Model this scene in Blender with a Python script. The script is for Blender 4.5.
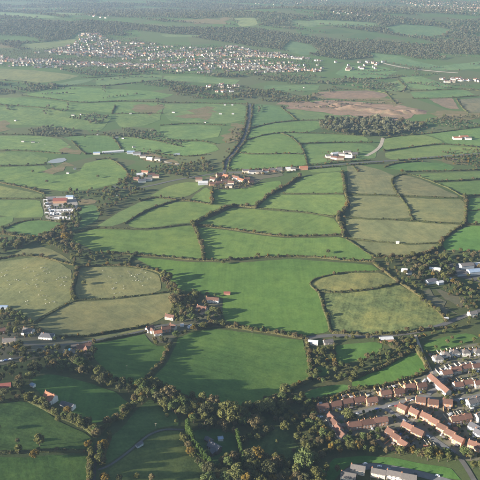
import bpy, math, random
import numpy as np
from mathutils import Vector, Matrix
from mathutils.geometry import delaunay_2d_cdt

for o in list(bpy.data.objects):
    bpy.data.objects.remove(o)
SC = bpy.context.scene
COL = SC.collection
rng = np.random.default_rng(7)
random.seed(7)
R = math.radians

# ------------------------------------------------------------------ camera
CAM_Z, PITCH, FPX = 458.0, R(24.0), 660.0          # FPX: focal length in pixels of the 480 px photograph
cd = bpy.data.cameras.new('camera'); cam = bpy.data.objects.new('camera', cd); COL.objects.link(cam)
cam.location = (0, 0, CAM_Z); cam.rotation_euler = (math.pi/2 - PITCH, 0, 0)
cd.sensor_width = 36; cd.lens = 36*FPX/480; cd.clip_start = 1; cd.clip_end = 60000
SC.camera = cam
SC.render.resolution_x = SC.render.resolution_y = 1024

# ------------------------------------------------------------------ sky, sun, exposure
SUN_EL, SUN_DIR = R(14.5), (-0.953, -0.303)         # sun low on the left, a little behind the camera
W = bpy.data.worlds.new('World'); SC.world = W; W.use_nodes = True
nt = W.node_tree; nt.nodes.clear()
sky = nt.nodes.new('ShaderNodeTexSky'); sky.sky_type = 'NISHITA'; sky.sun_disc = False
sky.sun_elevation = SUN_EL; sky.sun_rotation = math.atan2(SUN_DIR[0], SUN_DIR[1]); sky.altitude = 400
sky.air_density = 1.0; sky.dust_density = 1.0; sky.ozone_density = 1.0
bg = nt.nodes.new('ShaderNodeBackground'); bg.inputs[1].default_value = 0.062
wo = nt.nodes.new('ShaderNodeOutputWorld')
nt.links.new(sky.outputs[0], bg.inputs[0]); nt.links.new(bg.outputs[0], wo.inputs[0])
sl = bpy.data.lights.new('sun', 'SUN'); so = bpy.data.objects.new('sun', sl); COL.objects.link(so)
sl.energy = 5.0; sl.angle = R(0.55); sl.color = (1.0, 0.90, 0.76)
so.rotation_euler = Vector((-SUN_DIR[0]*math.cos(SUN_EL), -SUN_DIR[1]*math.cos(SUN_EL), -math.sin(SUN_EL))).to_track_quat('-Z', 'Y').to_euler()
so.location = (-800, -200, 900)
SC.view_settings.view_transform = 'Standard'; SC.view_settings.look = 'None'
SC.view_settings.gamma = 1.0; SC.view_settings.exposure = 2.1; SC.view_settings.use_curve_mapping = False
SC.cycles.max_bounces = 5; SC.cycles.diffuse_bounces = 2; SC.cycles.glossy_bounces = 2
SC.cycles.transmission_bounces = 2; SC.cycles.volume_bounces = 0; SC.cycles.transparent_max_bounces = 4
SC.cycles.use_denoising = True

# ------------------------------------------------------------------ terrain height
def sstep(a, b, v):
    t = np.clip((v-a)/(b-a), 0, 1); return t*t*(3-2*t)
def softplus(v, k):
    return k*np.logaddexp(0, v/k)
def H(x, y):
    x = np.asarray(x, float); y = np.asarray(y, float)
    near = 1-sstep(520, 815, y)
    # a hill flank on the left falls to a wooded brook, then the land rises gently under the estate
    xb = 45 + 0.10*(y-550)
    left = 0.195*softplus(xb-x, 28)
    left = 150*(1-np.exp(-left/150))
    right = 0.05*softplus(x-(xb+75), 25)
    right = 22*(1-np.exp(-right/22))
    h = near*(left+right)
    def bump(cx, cy, r, a): return a*np.exp(-((x-cx)**2+(y-cy)**2)/(r*r))
    h = h + bump(-300, 880, 130, 7) + bump(185, 850, 130, 7) + bump(360, 1240, 220, 11) + bump(-40, 930, 150, 5)
    h = h + bump(60, 1600, 260, 12) + bump(-500, 1500, 300, 8) + bump(-250, 1120, 150, 5)
    h = h + sstep(700, 1300, y)*(3.0*np.sin(x/190+1)*np.cos(y/230) + 4*np.sin(x/420+2.0)*np.sin(y/510+1))
    ridge = np.exp(-((y-4250-250*np.sin(x/1300))/760.)**2)
    h = h + ridge*(58+16*np.sin(x/620+1)+8*np.sin(x/260))
    h = h + sstep(5600, 9000, y)*(40+25*np.sin(x/1500+2))
    h = h + 14*sstep(2400, 3200, y)
    return h

def rays(px, py):
    px = np.asarray(px, float); py = np.asarray(py, float)
    a, b = px-240., 240.-py
    d = np.stack([a, FPX*math.cos(PITCH)+b*math.sin(PITCH), -FPX*math.sin(PITCH)+b*math.cos(PITCH)], -1)
    return d/np.linalg.norm(d, axis=-1, keepdims=True)
_T = np.geomspace(330, 22000, 420)
def PW(pts):
    """photo pixels -> points on the terrain"""
    pts = np.asarray(pts, float).reshape(-1, 2)
    d = rays(pts[:, 0], pts[:, 1])
    P = d[:, None, :]*_T[None, :, None]
    z = CAM_Z + P[..., 2] - H(P[..., 0], P[..., 1])
    k = np.argmax(z < 0, axis=1); k = np.clip(k, 1, len(_T)-1)
    lo, hi = _T[k-1], _T[k]
    for _ in range(24):
        m = .5*(lo+hi); q = d*m[:, None]
        below = CAM_Z+q[:, 2]-H(q[:, 0], q[:, 1]) < 0
        hi = np.where(below, m, hi); lo = np.where(below, lo, m)
    q = d*hi[:, None]
    return np.stack([q[:, 0], q[:, 1], H(q[:, 0], q[:, 1])], -1)
def P1(px, py): return PW([(px, py)])[0]
def dist_cam(x, y, z=0): return np.sqrt(np.asarray(x)**2+np.asarray(y)**2+(CAM_Z-np.asarray(z))**2)
def to_px(x, y, z):
    dz = np.asarray(z)-CAM_Z
    dep = y*math.cos(PITCH)-dz*math.sin(PITCH); up = y*math.sin(PITCH)+dz*math.cos(PITCH)
    return 240+FPX*np.asarray(x)/dep, 240-FPX*up/dep
def inpoly(x, y, poly):
    x = np.asarray(x); y = np.asarray(y); ins = np.zeros(x.shape, bool); n = len(poly)
    for i in range(n):
        x1, y1 = poly[i][0], poly[i][1]; x2, y2 = poly[(i+1) % n][0], poly[(i+1) % n][1]
        if y1 == y2: continue
        ins ^= ((y1 > y) != (y2 > y)) & (x < (x2-x1)*(y-y1)/(y2-y1)+x1)
    return ins
def seg_dist(x, y, line):
    x = np.asarray(x, float); y = np.asarray(y, float); best = np.full(x.shape, 1e9)
    for (x1, y1), (x2, y2) in zip(line[:-1], line[1:]):
        dx, dy = x2-x1, y2-y1; t = np.clip(((x-x1)*dx+(y-y1)*dy)/(dx*dx+dy*dy+1e-9), 0, 1)
        best = np.minimum(best, np.hypot(x-x1-t*dx, y-y1-t*dy))
    return best
def smooth(line, n=2):
    line = np.asarray(line, float)
    for _ in range(n):
        a, b = line[:-1], line[1:]
        out = [line[:1]]
        mid = np.stack([a*.75+b*.25, a*.25+b*.75], 1).reshape(-1, line.shape[1])
        line = np.concatenate([line[:1], mid, line[-1:]])
    return line
def resample(line, step):
    line = np.asarray(line, float); seg = np.linalg.norm(np.diff(line, axis=0), axis=1)
    s = np.concatenate([[0], np.cumsum(seg)]); n = max(2, int(s[-1]/step)+1)
    q = np.linspace(0, s[-1], n)
    return np.stack([np.interp(q, s, line[:, i]) for i in range(line.shape[1])], -1), s[-1]

# ------------------------------------------------------------------ object helpers
def mesh_np(name, v, f, mats=(), mi=None, smooth_=False):
    me = bpy.data.meshes.new(name)
    v = np.asarray(v, np.float32)
    if isinstance(f, np.ndarray) and f.ndim == 2:
        nv, nf, k = len(v), len(f), f.shape[1]
        me.vertices.add(nv); me.vertices.foreach_set('co', v.ravel())
        me.loops.add(nf*k); me.polygons.add(nf)
        me.loops.foreach_set('vertex_index', f.astype(np.int32).ravel())
        me.polygons.foreach_set('loop_start', (np.arange(nf)*k).astype(np.int32))
        if mi is not None: me.polygons.foreach_set('material_index', np.asarray(mi, np.int32))
        me.update(calc_edges=True)
    else:
        me.from_pydata([tuple(p) for p in v.tolist()], [], [list(q) for q in f])
        if mi is not None: me.polygons.foreach_set('material_index', np.asarray(mi, np.int32))
        me.update()
    if smooth_: me.polygons.foreach_set('use_smooth', np.ones(len(me.polygons), bool))
    for m in mats: me.materials.append(m)
    return me
def obj(name, me, parent=None, loc=None, rz=None, scale=None):
    o = bpy.data.objects.new(name, me); COL.objects.link(o)
    if parent is not None: o.parent = parent
    if loc is not None: o.location = tuple(float(c) for c in loc)
    if rz is not None: o.rotation_euler = (0, 0, rz)
    if scale is not None: o.scale = scale
    return o
USED = {}
def tag(o, label=None, cat=None, group=None, kind=None):
    if label: o['label'] = label
    if cat: o['category'] = cat
    if group: o['group'] = group
    if kind: o['kind'] = kind
    return o
ONES = ['', 'first', 'second', 'third', 'fourth', 'fifth', 'sixth', 'seventh', 'eighth', 'ninth', 'tenth', 'eleventh', 'twelfth',
        'thirteenth', 'fourteenth', 'fifteenth', 'sixteenth', 'seventeenth', 'eighteenth', 'nineteenth']
TENS = ['', '', 'twent', 'thirt', 'fort', 'fift', 'sixt', 'sevent', 'eight', 'ninet']
def ordinal(n):
    if n < 20: return ONES[n]
    if n < 100:
        t, u = divmod(n, 10)
        return TENS[t]+'ieth' if u == 0 else TENS[t]+'y-'+ONES[u]
    return 'hundredth' if n == 100 else 'hundred-and-'+ordinal(n-100)

class MB:
    """collects boxes and faces into one mesh"""
    def __init__(s): s.v = []; s.f = []; s.m = []
    def face(s, pts, m=0):
        b = len(s.v); s.v += [tuple(p) for p in pts]; s.f.append(list(range(b, b+len(pts)))); s.m.append(m)
    def box(s, x0, x1, y0, y1, z0, z1, m=0, top=None):
        t = top if top else (x0, x1, y0, y1)
        b = len(s.v)
        s.v += [(x0, y0, z0), (x1, y0, z0), (x1, y1, z0), (x0, y1, z0), (t[0], t[2], z1), (t[1], t[2], z1), (t[1], t[3], z1), (t[0], t[3], z1)]
        for q in ((3, 2, 1, 0), (4, 5, 6, 7), (0, 1, 5, 4), (1, 2, 6, 5), (2, 3, 7, 6), (3, 0, 4, 7)):
            s.f.append([b+i for i in q]); s.m.append(m)
    def tube(s, p0, p1, r0, r1, n=6, m=0):
        p0, p1 = Vector(p0), Vector(p1); d = (p1-p0).normalized(); u = d.orthogonal().normalized(); w = d.cross(u); b = len(s.v)
        for p, r in ((p0, r0), (p1, r1)):
            for i in range(n):
                a = 2*math.pi*i/n; s.v.append(tuple(p+u*math.cos(a)*r+w*math.sin(a)*r))
        for i in range(n):
            s.f.append([b+i, b+(i+1) % n, b+n+(i+1) % n, b+n+i]); s.m.append(m)
        s.f.append([b+n+i for i in range(n)]); s.m.append(m)
    def mesh(s, name, mats): return mesh_np(name, s.v, s.f, mats, s.m)

# ------------------------------------------------------------------ materials
def newmat(name):
    m = bpy.data.materials.new(name); m.use_nodes = True; n = m.node_tree; n.nodes.clear()
    return m, n
def N(n, t, **kw):
    nd = n.nodes.new(t)
    for k, v in kw.items(): setattr(nd, k, v)
    return nd
def L(n, a, b): n.links.new(a, b)
def mathn(n, op, a, b=None, c=None):
    nd = N(n, 'ShaderNodeMath', operation=op)
    for i, q in enumerate((a, b, c)):
        if q is None: continue
        if isinstance(q, (int, float)): nd.inputs[i].default_value = q
        else: L(n, q, nd.inputs[i])
    return nd.outputs[0]
def noise(n, vec, scale, detail=4, rough=.55):
    nd = N(n, 'ShaderNodeTexNoise'); nd.inputs['Scale'].default_value = scale
    nd.inputs['Detail'].default_value = detail; nd.inputs['Roughness'].default_value = rough
    L(n, vec, nd.inputs['Vector']); return nd.outputs[0]
def mapr(n, v, a, b, c, d):
    nd = N(n, 'ShaderNodeMapRange'); L(n, v, nd.inputs[0])
    for i, q in enumerate((a, b, c, d)): nd.inputs[i+1].default_value = q
    return nd.outputs[0]
def mixc(n, fac, a, b, mode='MIX'):
    nd = N(n, 'ShaderNodeMix', data_type='RGBA', blend_type=mode)
    for s, q in ((nd.inputs[0], fac), (nd.inputs[6], a), (nd.inputs[7], b)):
        if isinstance(q, (int, float)): s.default_value = q
        elif isinstance(q, tuple): s.default_value = (*q, 1) if len(q) == 3 else q
        else: L(n, q, s)
    return nd.outputs[2]
def bsdf_out(n, col, rough=.9, spec=.2, bump=None, bstr=.3, bdist=.3):
    b = N(n, 'ShaderNodeBsdfPrincipled'); o = N(n, 'ShaderNodeOutputMaterial')
    if isinstance(col, tuple): b.inputs['Base Color'].default_value = (*col, 1)
    else: L(n, col, b.inputs['Base Color'])
    b.inputs['Roughness'].default_value = rough; b.inputs['Specular IOR Level'].default_value = spec
    if bump is not None:
        bp = N(n, 'ShaderNodeBump'); bp.inputs['Strength'].default_value = bstr; bp.inputs['Distance'].default_value = bdist
        L(n, bump, bp.inputs['Height']); L(n, bp.outputs[0], b.inputs['Normal'])
    L(n, b.outputs[0], o.inputs[0]); return b

def make_pasture():
    """grass of a field: colour from the field object, contrast from its alpha"""
    m, n = newmat('pasture')
    tc = N(n, 'ShaderNodeTexCoord').outputs['Object']; oi = N(n, 'ShaderNodeObjectInfo')
    col, rough, rnd = oi.outputs['Color'], oi.outputs['Alpha'], oi.outputs['Random']
    n1 = noise(n, tc, 1/75., 5, .6); n2 = noise(n, tc, 1/14., 5, .65); n3 = noise(n, tc, 1/2.6, 4, .7)
    # faint machinery lines along a direction of the field's own
    rot = N(n, 'ShaderNodeVectorRotate', rotation_type='Z_AXIS'); L(n, tc, rot.inputs['Vector'])
    L(n, mathn(n, 'MULTIPLY', rnd, 3.1), rot.inputs['Angle'])
    st = N(n, 'ShaderNodeMapping'); st.inputs['Scale'].default_value = (1/3.2, 1/90., 0); L(n, rot.outputs[0], st.inputs[0])
    lines = noise(n, st.outputs[0], 1.0, 3, .6)
    st2 = N(n, 'ShaderNodeMapping'); st2.inputs['Scale'].default_value = (1/11., 1/160., 0); L(n, rot.outputs[0], st2.inputs[0])
    lines2 = noise(n, st2.outputs[0], 1.0, 2, .5)
    f = mapr(n, n1, .3, .7, -.5, .5)
    f2 = mapr(n, n2, .3, .7, -.5, .5); f3 = mapr(n, n3, .3, .7, -.5, .5)
    fl = mapr(n, lines, .3, .7, -.5, .5); fl2 = mapr(n, lines2, .3, .7, -.5, .5)
    k = mathn(n, 'MULTIPLY_ADD', rough, 0.9, .27)
    tot = mathn(n, 'ADD', mathn(n, 'ADD', mathn(n, 'MULTIPLY', f, .5), mathn(n, 'MULTIPLY', f2, .75)), mathn(n, 'MULTIPLY', f3, .7))
    tot = mathn(n, 'ADD', tot, mathn(n, 'ADD', mathn(n, 'MULTIPLY', fl, .38), mathn(n, 'MULTIPLY', fl2, .28)))
    br = mathn(n, 'MULTIPLY_ADD', tot, k, 1.0); br = mathn(n, 'MAXIMUM', br, .25)
    warm = mixc(n, 1.0, col, (1.45, 1.08, .85), 'MULTIPLY')
    wfac = mathn(n, 'MULTIPLY', mapr(n, mathn(n, 'ADD', n1, mathn(n, 'MULTIPLY', n2, .5)), .65, .95, 0, 1), mathn(n, 'MULTIPLY_ADD', rough, .9, .18))
    c = mixc(n, wfac, col, warm)
    comb = N(n, 'ShaderNodeCombineColor')
    for i in range(3): L(n, br, comb.inputs[i])
    c = mixc(n, 1.0, c, comb.outputs[0], 'MULTIPLY')
    bsdf_out(n, c, .95, .05, mathn(n, 'ADD', n3, mathn(n, 'MULTIPLY', n2, 2)), .35, .35)
    return m
def make_ground():
    """rough hedge-bottom land between the fields, going over to patchwork far away"""
    m, n = newmat('rough_ground')
    tc = N(n, 'ShaderNodeTexCoord').outputs['Object']
    n1 = noise(n, tc, 1/160., 4, .6); n2 = noise(n, tc, 1/22., 5, .65); n3 = noise(n, tc, 1/3., 4, .7)
    c = mixc(n, mapr(n, n2, .35, .65, 0, 1), (.045, .062, .022), (.085, .078, .036))
    c = mixc(n, mapr(n, n1, .42, .62, 0, 1), c, (.062, .085, .032))
    c = mixc(n, mapr(n, n3, .3, .7, 0, .6), c, (.035, .04, .018))
    vo = N(n, 'ShaderNodeTexVoronoi'); vo.inputs['Scale'].default_value = 1/150.; L(n, tc, vo.inputs['Vector'])
    patch = N(n, 'ShaderNodeValToRGB'); L(n, vo.outputs['Color'], patch.inputs[0])
    e = patch.color_ramp.elements; e[0].color = (.052, .08, .032, 1); e[1].color = (.105, .12, .05, 1)
    q = patch.color_ramp.elements.new(.4); q.color = (.07, .115, .035, 1)
    q = patch.color_ramp.elements.new(.7); q.color = (.08, .09, .042, 1)
    sx = N(n, 'ShaderNodeSeparateXYZ'); L(n, tc, sx.inputs[0])
    c = mixc(n, mapr(n, sx.outputs[1], 1150, 1500, 0, .8), c, patch.outputs[0])
    bsdf_out(n, c, .95, .05, n3, .4, .4)
    return m
def make_leaf(name, c1, c2, c3):
    m, n = newmat(name)
    tc = N(n, 'ShaderNodeTexCoord').outputs['Object']; oi = N(n, 'ShaderNodeObjectInfo'); ge = N(n, 'ShaderNodeNewGeometry')
    ni = ge.outputs['Random Per Island']
    c = mixc(n, oi.outputs['Random'], c1, c2)
    c = mixc(n, mapr(n, ni, 0, 1, 0, .75), c, c3)
    hs = N(n, 'ShaderNodeHueSaturation'); L(n, c, hs.inputs['Color'])
    L(n, mapr(n, oi.outputs['Random'], 0, 1, .75, 1.2), hs.inputs['Value']); c = hs.outputs[0]
    d = N(n, 'ShaderNodeBsdfDiffuse'); t = N(n, 'ShaderNodeBsdfTranslucent'); mx = N(n, 'ShaderNodeMixShader'); o = N(n, 'ShaderNodeOutputMaterial')
    L(n, c, d.inputs[0]); L(n, c, t.inputs[0]); mx.inputs[0].default_value = .32
    L(n, d.outputs[0], mx.inputs[1]); L(n, t.outputs[0], mx.inputs[2]); L(n, mx.outputs[0], o.inputs[0])
    return m
def make_plain(name, c, c2=None, scale=.6, rough=.85, spec=.25, var=.0):
    m, n = newmat(name)
    tc = N(n, 'ShaderNodeTexCoord').outputs['Object']; oi = N(n, 'ShaderNodeObjectInfo')
    c2 = c2 or tuple(q*.65 for q in c)
    nn = noise(n, tc, scale, 5, .65)
    col = mixc(n, mapr(n, nn, .3, .7, 0, 1), c, c2)
    if var:
        hs = N(n, 'ShaderNodeHueSaturation'); L(n, col, hs.inputs['Color']); L(n, mapr(n, oi.outputs['Random'], 0, 1, 1-var, 1+var), hs.inputs['Value']); col = hs.outputs[0]
    bsdf_out(n, col, rough, spec, nn, .15, .1)
    return m
M = {}
M['pasture'] = make_pasture(); M['ground'] = make_ground()
LEAF = {'olive': make_leaf('olive_leaves', (.160, .155, .050), (.115, .122, .048), (.085, .092, .034)),
        'golden': make_leaf('golden_leaves', (.24, .165, .036), (.175, .12, .036), (.12, .095, .03)),
        'brown': make_leaf('brown_leaves', (.180, .138, .066), (.145, .122, .062), (.100, .088, .044)),
        'green': make_leaf('green_leaves', (.11, .14, .05), (.12, .145, .055), (.075, .10, .035)),
        'dark': make_leaf('dark_leaves', (.085, .09, .042), (.10, .095, .048), (.058, .065, .03)),
        'conifer': make_leaf('conifer_leaves', (.075, .12, .03), (.07, .105, .03), (.045, .075, .02)),
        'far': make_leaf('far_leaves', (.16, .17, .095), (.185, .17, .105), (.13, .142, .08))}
M['bark'] = make_plain('bark', (.09, .07, .05))
M['hedge_dark'] = make_leaf('hedge_leaves', (.082, .095, .038), (.098, .098, .044), (.058, .068, .028))
M['hedge_brown'] = make_leaf('autumn_hedge_leaves', (.140, .118, .055), (.115, .112, .048), (.082, .076, .034))
M['road'] = make_plain('asphalt', (.13, .128, .128), (.09, .09, .09), .15, .85, .3)
M['lane'] = make_plain('lane_surface', (.095, .092, .088), (.06, .058, .05), .12)
M['shady_lane'] = make_plain('tree_shaded_lane', (.05, .045, .038), (.035, .032, .026), .2)  # lane surface darkened, shade of the overhanging trees put into its colour
M['track'] = make_plain('track_gravel', (.34, .29, .22), (.22, .19, .14), .12)
M['bare'] = make_plain('bare_earth', (.20, .125, .075), (.13, .09, .05), .02)
M['quarry'] = make_plain('quarry_earth', (.26, .15, .09), (.16, .105, .065), .012)
def make_bare(name, a, b, c, d):
    m, n = newmat(name); tc = N(n, 'ShaderNodeTexCoord').outputs['Object']
    n1 = noise(n, tc, 1/55., 6, .7); n2 = noise(n, tc, 1/13., 5, .7); n3 = noise(n, tc, 1/3., 3, .7)
    mp = N(n, 'ShaderNodeMapping'); mp.inputs['Scale'].default_value = (1/90., 1/14., 1); mp.inputs['Rotation'].default_value = (0, 0, .25); L(n, tc, mp.inputs[0]); n4 = noise(n, mp.outputs[0], 1, 4, .6)
    col = mixc(n, mapr(n, n1, .38, .62, 0, 1), a, b); col = mixc(n, mapr(n, n2, .5, .66, 0, .9), col, c); col = mixc(n, mapr(n, n4, .52, .66, 0, .85), col, d)
    col = mixc(n, mapr(n, n3, .35, .65, 0, .35), col, tuple(q*.55 for q in a))
    bsdf_out(n, col, .95, .05, n2, .6, 1.5); return m
M['bare'] = make_bare('rough_brown_ground', (.15, .115, .062), (.105, .105, .045), (.085, .10, .04), (.17, .13, .08))
M['quarry'] = make_bare('quarry_earth', (.21, .135, .092), (.16, .118, .076), (.10, .098, .052), (.26, .19, .14))
M['water'] = make_plain('water', (.15, .16, .155), (.19, .195, .19), .03, .35, .4)
M['pool'] = make_plain('pool_water', (.06, .32, .55), (.05, .28, .5), .2, .1, .5)
M['garden'] = make_plain('garden_soil', (.06, .068, .03), (.10, .085, .055), .16)
M['estate'] = make_plain('estate_ground', (.135, .118, .092), (.075, .08, .042), .11)
M['paving'] = make_plain('paving', (.24, .21, .18), (.16, .15, .13), .15)
WALL = {'brick': make_plain('brick_wall', (.42, .235, .145), (.30, .165, .105), 1.2, var=.15), 'cream': make_plain('cream_render', (.50, .42, .33), (.40, .34, .27), .5, var=.12),
        'white': make_plain('white_render', (.64, .60, .54), (.52, .49, .44), .5), 'stone': make_plain('tan_stone_wall', (.45, .36, .25), (.34, .27, .19), .8),
        'dark': make_plain('dark_boarding', (.09, .07, .055), (.06, .05, .04), .8), 'metal': make_plain('pale_metal_sheet', (.36, .38, .40), (.28, .30, .32), .3, .5, .4)}
ROOF = {'brown': make_plain('brown_roof_tiles', (.140, .070, .050), (.085, .048, .036), 1.0, var=.25), 'red': make_plain('orange_roof_tiles', (.25, .105, .06), (.17, .075, .045), 1.0, var=.15),
        'grey': make_plain('grey_roof_tiles', (.12, .108, .10), (.08, .073, .07), 1.0, var=.2), 'slate': make_plain('slate_roof', (.09, .09, .10), (.065, .065, .075), 1.0, var=.2),
        'white': make_plain('white_sheet_roof', (.42, .42, .42), (.32, .32, .33), .4, .5, .4), 'blue': make_plain('blue_sheet_roof', (.22, .28, .36), (.16, .21, .29), .4, .5, .4),
        'crimson': make_plain('dull_red_roof', (.20, .062, .05), (.14, .05, .04), .8)}
M['frame'] = make_plain('white_frame', (.75, .74, .72)); M['pane'] = make_plain('dark_pane', (.03, .035, .045), rough=.12, spec=.6)
M['door'] = make_plain('door_paint', (.16, .06, .05)); M['chimney'] = make_plain('chimney_brick', (.30, .15, .09)); M['pot'] = make_plain('chimney_pot', (.36, .17, .09))
M['fence'] = make_plain('fence_timber', (.44, .25, .12), (.34, .19, .10), .5); M['fence_grey'] = make_plain('grey_fence_timber', (.36, .31, .25), (.27, .23, .18), .5)
M['wool'] = make_plain('wool', (.40, .385, .33), (.33, .315, .27), 3); M['tyre'] = make_plain('tyre', (.02, .02, .02)); M['pole'] = make_plain('pole_timber', (.30, .26, .2))

# ------------------------------------------------------------------ ground sheet
ang = np.radians(np.linspace(0, 360, 721)[:-1]); rad = np.concatenate([[0], np.geomspace(60, 16500, 230)])
A, D = np.meshgrid(ang, rad[1:], indexing='ij')
gx, gy = D*np.sin(A), D*np.cos(A)
v = np.stack([gx, gy, H(gx, gy)], -1).reshape(-1, 3)
nr = len(rad)-1; i, j = np.meshgrid(np.arange(720), np.arange(nr-1), indexing='ij')
a0 = i*nr+j; a1 = ((i+1) % 720)*nr+j
f = np.stack([a0, a0+1, a1+1, a1], -1).reshape(-1, 4)
v = np.concatenate([v, [[0, 0, float(H(0, 0))]]]); c0 = len(v)-1
k = np.arange(720)
f = np.concatenate([f, np.stack([np.full(720, c0), k*nr, ((k+1) % 720)*nr, ((k+1) % 720)*nr], -1)])
gm = bpy.data.meshes.new('ground')
faces = [list(q) if q[2] != q[3] else list(q[:3]) for q in f.tolist()]
gm.from_pydata(v.tolist(), [], faces); gm.polygons.foreach_set('use_smooth', np.ones(len(gm.polygons), bool)); gm.materials.append(M['ground'])
ground = tag(obj('ground', gm), 'rough olive ground between and beneath the fields', kind='structure')

LIFT = .25
def drape(name, poly, mat, lift, cell=None, world=False, ragged=.12):
    """a sheet with the outline of poly lying on the terrain"""
    w = np.asarray(poly)[:, :2] if world else PW(poly)[:, :2]
    d = float(np.mean(dist_cam(w[:, 0], w[:, 1])))
    cell = cell or max(5., d/85.)
    loop, _ = resample(np.concatenate([w, w[:1]]), cell); loop = loop[:-1]
    if ragged and len(loop) > 8:
        loop = loop+rng.normal(0, cell*ragged*.33, loop.shape)
        if ragged > .5: loop = loop+np.roll(rng.normal(0, cell*.4, loop.shape), 1, 0)
    x0, y0 = w.min(0); x1, y1 = w.max(0)
    xs, ys = np.meshgrid(np.arange(x0+cell/2, x1, cell), np.arange(y0+cell/2, y1, cell))
    xs = xs.ravel()+rng.uniform(-.1, .1, xs.size)*cell; ys = ys.ravel()
    ok = inpoly(xs, ys, w); xs, ys = xs[ok], ys[ok]
    if len(xs):
        dd = seg_dist(xs, ys, np.concatenate([w, w[:1]])); xs, ys = xs[dd > cell*(.35+ragged)], ys[dd > cell*(.35+ragged)]
    pts = [Vector(p) for p in loop.tolist()]+[Vector(p) for p in zip(xs.tolist(), ys.tolist())]
    nl = len(loop)
    r = delaunay_2d_cdt(pts, [], [list(range(nl))], 1, 1e-4)
    vv = np.array([(p.x, p.y) for p in r[0]])
    z = H(vv[:, 0], vv[:, 1])+lift
    me = mesh_np(name, np.column_stack([vv, z]), [list(q) for q in r[2]], [mat], smooth_=True)
    return me, w

FIELDS = []      # (short name, world polygon)
GREEN = (.060, .110, .028); DEEP = (.052, .105, .028); PALE = (.138, .150, .056); TAN = (.175, .145, .075); OLIVE = (.092, .112, .040); BLUEG = (.060, .105, .045)
def field(short, poly, col=GREEN, rough=.15, mat='pasture', label=None):
    k = random.uniform(.93, 1.07)
    me, w = drape('field', poly, M[mat], LIFT)
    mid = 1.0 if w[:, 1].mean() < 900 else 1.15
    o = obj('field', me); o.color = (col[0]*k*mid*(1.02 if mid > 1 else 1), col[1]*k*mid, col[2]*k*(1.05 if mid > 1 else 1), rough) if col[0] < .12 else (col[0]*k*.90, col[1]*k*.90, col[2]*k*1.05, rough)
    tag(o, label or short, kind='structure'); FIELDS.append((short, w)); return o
def patch(name, poly, mat, label, lift=.34):
    me, w = drape(name, poly, M[mat], lift, ragged=.9 if name == 'bare_ground' else 0)
    return tag(obj(name, me), label, kind='structure')

# near and middle fields, traced from the photograph in its pixels
F = field
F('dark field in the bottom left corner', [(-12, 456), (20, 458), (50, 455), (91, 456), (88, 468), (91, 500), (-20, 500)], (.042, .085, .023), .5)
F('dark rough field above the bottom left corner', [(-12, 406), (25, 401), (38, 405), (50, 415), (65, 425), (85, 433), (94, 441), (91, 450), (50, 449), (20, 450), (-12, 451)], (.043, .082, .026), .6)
F('deep green field beside the white house', [(32, 378), (50, 374), (70, 378), (95, 385), (115, 392), (130, 404), (126, 411), (108, 419), (95, 425), (80, 420), (70, 412), (58, 402), (42, 395), (34, 388)], DEEP, .2)
F('green field below the left lane', [(94, 344), (145, 334), (150, 342), (160, 347), (168, 346), (163, 358), (150, 374), (142, 384), (130, 385), (115, 380), (104, 368), (94, 358)], GREEN, .15)
F('big green field above the wood', [(178, 338), (195, 331), (215, 329), (250, 333), (285, 338), (303, 341), (306, 355), (309, 370), (310, 380), (290, 388), (275, 396), (260, 403), (245, 409), (225, 410), (205, 405), (190, 397), (175, 390), (158, 384), (150, 382), (155, 376), (168, 362), (176, 345)], GREEN, .28)
F('large bright green central field', [(133, 257), (190, 262), (235, 263), (290, 259), (345, 263), (372, 265), (380, 271), (350, 271.5), (325, 275.5), (313, 279.5), (308, 285), (317, 291.5), (322, 302), (327, 318), (330, 332), (305, 336), (280, 331), (250, 327), (225, 321), (222, 310), (223, 298), (215, 296), (200, 294), (192, 292), (180, 290), (172, 283), (165, 272), (150, 266)], (.068, .122, .029), .14)
F('small humped rough field', [(310, 284.5), (315, 280), (330, 276), (352, 273), (380, 273), (397, 281), (396, 284), (375, 288.5), (350, 291.5), (325, 292.5), (318, 290.5)], (.118, .132, .052), .5)
F('large rough olive field', [(325, 294), (350, 293), (375, 290), (398, 284), (410, 291), (425, 300), (440, 313), (445, 322), (443, 327), (425, 330), (400, 333), (370, 334), (340, 333), (333, 331), (330, 318), (325, 303)], (.100, .125, .048), .75)
F('pale sheep field at the left edge', [(-12, 262), (0, 262), (37, 257), (60, 263), (71, 270), (72, 282), (69, 292), (73, 299), (60, 306), (45, 314), (33, 322), (22, 315), (12, 308), (-12, 303)], PALE, .25)
F('small pale strip field by the left woods', [(14, 254.5), (25, 249), (40, 246), (55, 251), (70, 260), (73, 264), (60, 261.5), (37, 255), (20, 255.5)], (.125, .13, .05), .25)
F('pale sheep field above the long hedge', [(78, 268), (95, 267), (125, 267), (145, 270), (158, 274), (162, 285), (160, 292), (130, 296), (105, 298.5), (85, 300), (76, 298), (75, 288), (78, 280)], (.145, .152, .058), .22)
F('pale field above the left lane', [(76, 302), (100, 301), (130, 298), (160, 294.5), (170, 293), (174, 300), (170, 312), (160, 320), (148, 325), (130, 327.5), (110, 331), (85, 335.5), (60, 336), (45, 330), (36, 325), (48, 316), (62, 307.5)], (.150, .152, .058), .22)
F('narrow pale strip beside the left lane', [(85, 339), (110, 334), (145, 328), (146, 330), (110, 337), (92, 341)], PALE, .3)
F('green field above the central field', [(197, 227.5), (225, 230), (250, 234), (280, 238), (310, 238), (340, 237), (352, 241), (372, 256), (372, 260), (345, 259), (320, 256), (290, 255), (260, 256), (240, 258), (205, 259.5), (203, 248), (199, 236)], (.072, .118, .034), .2)
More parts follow.
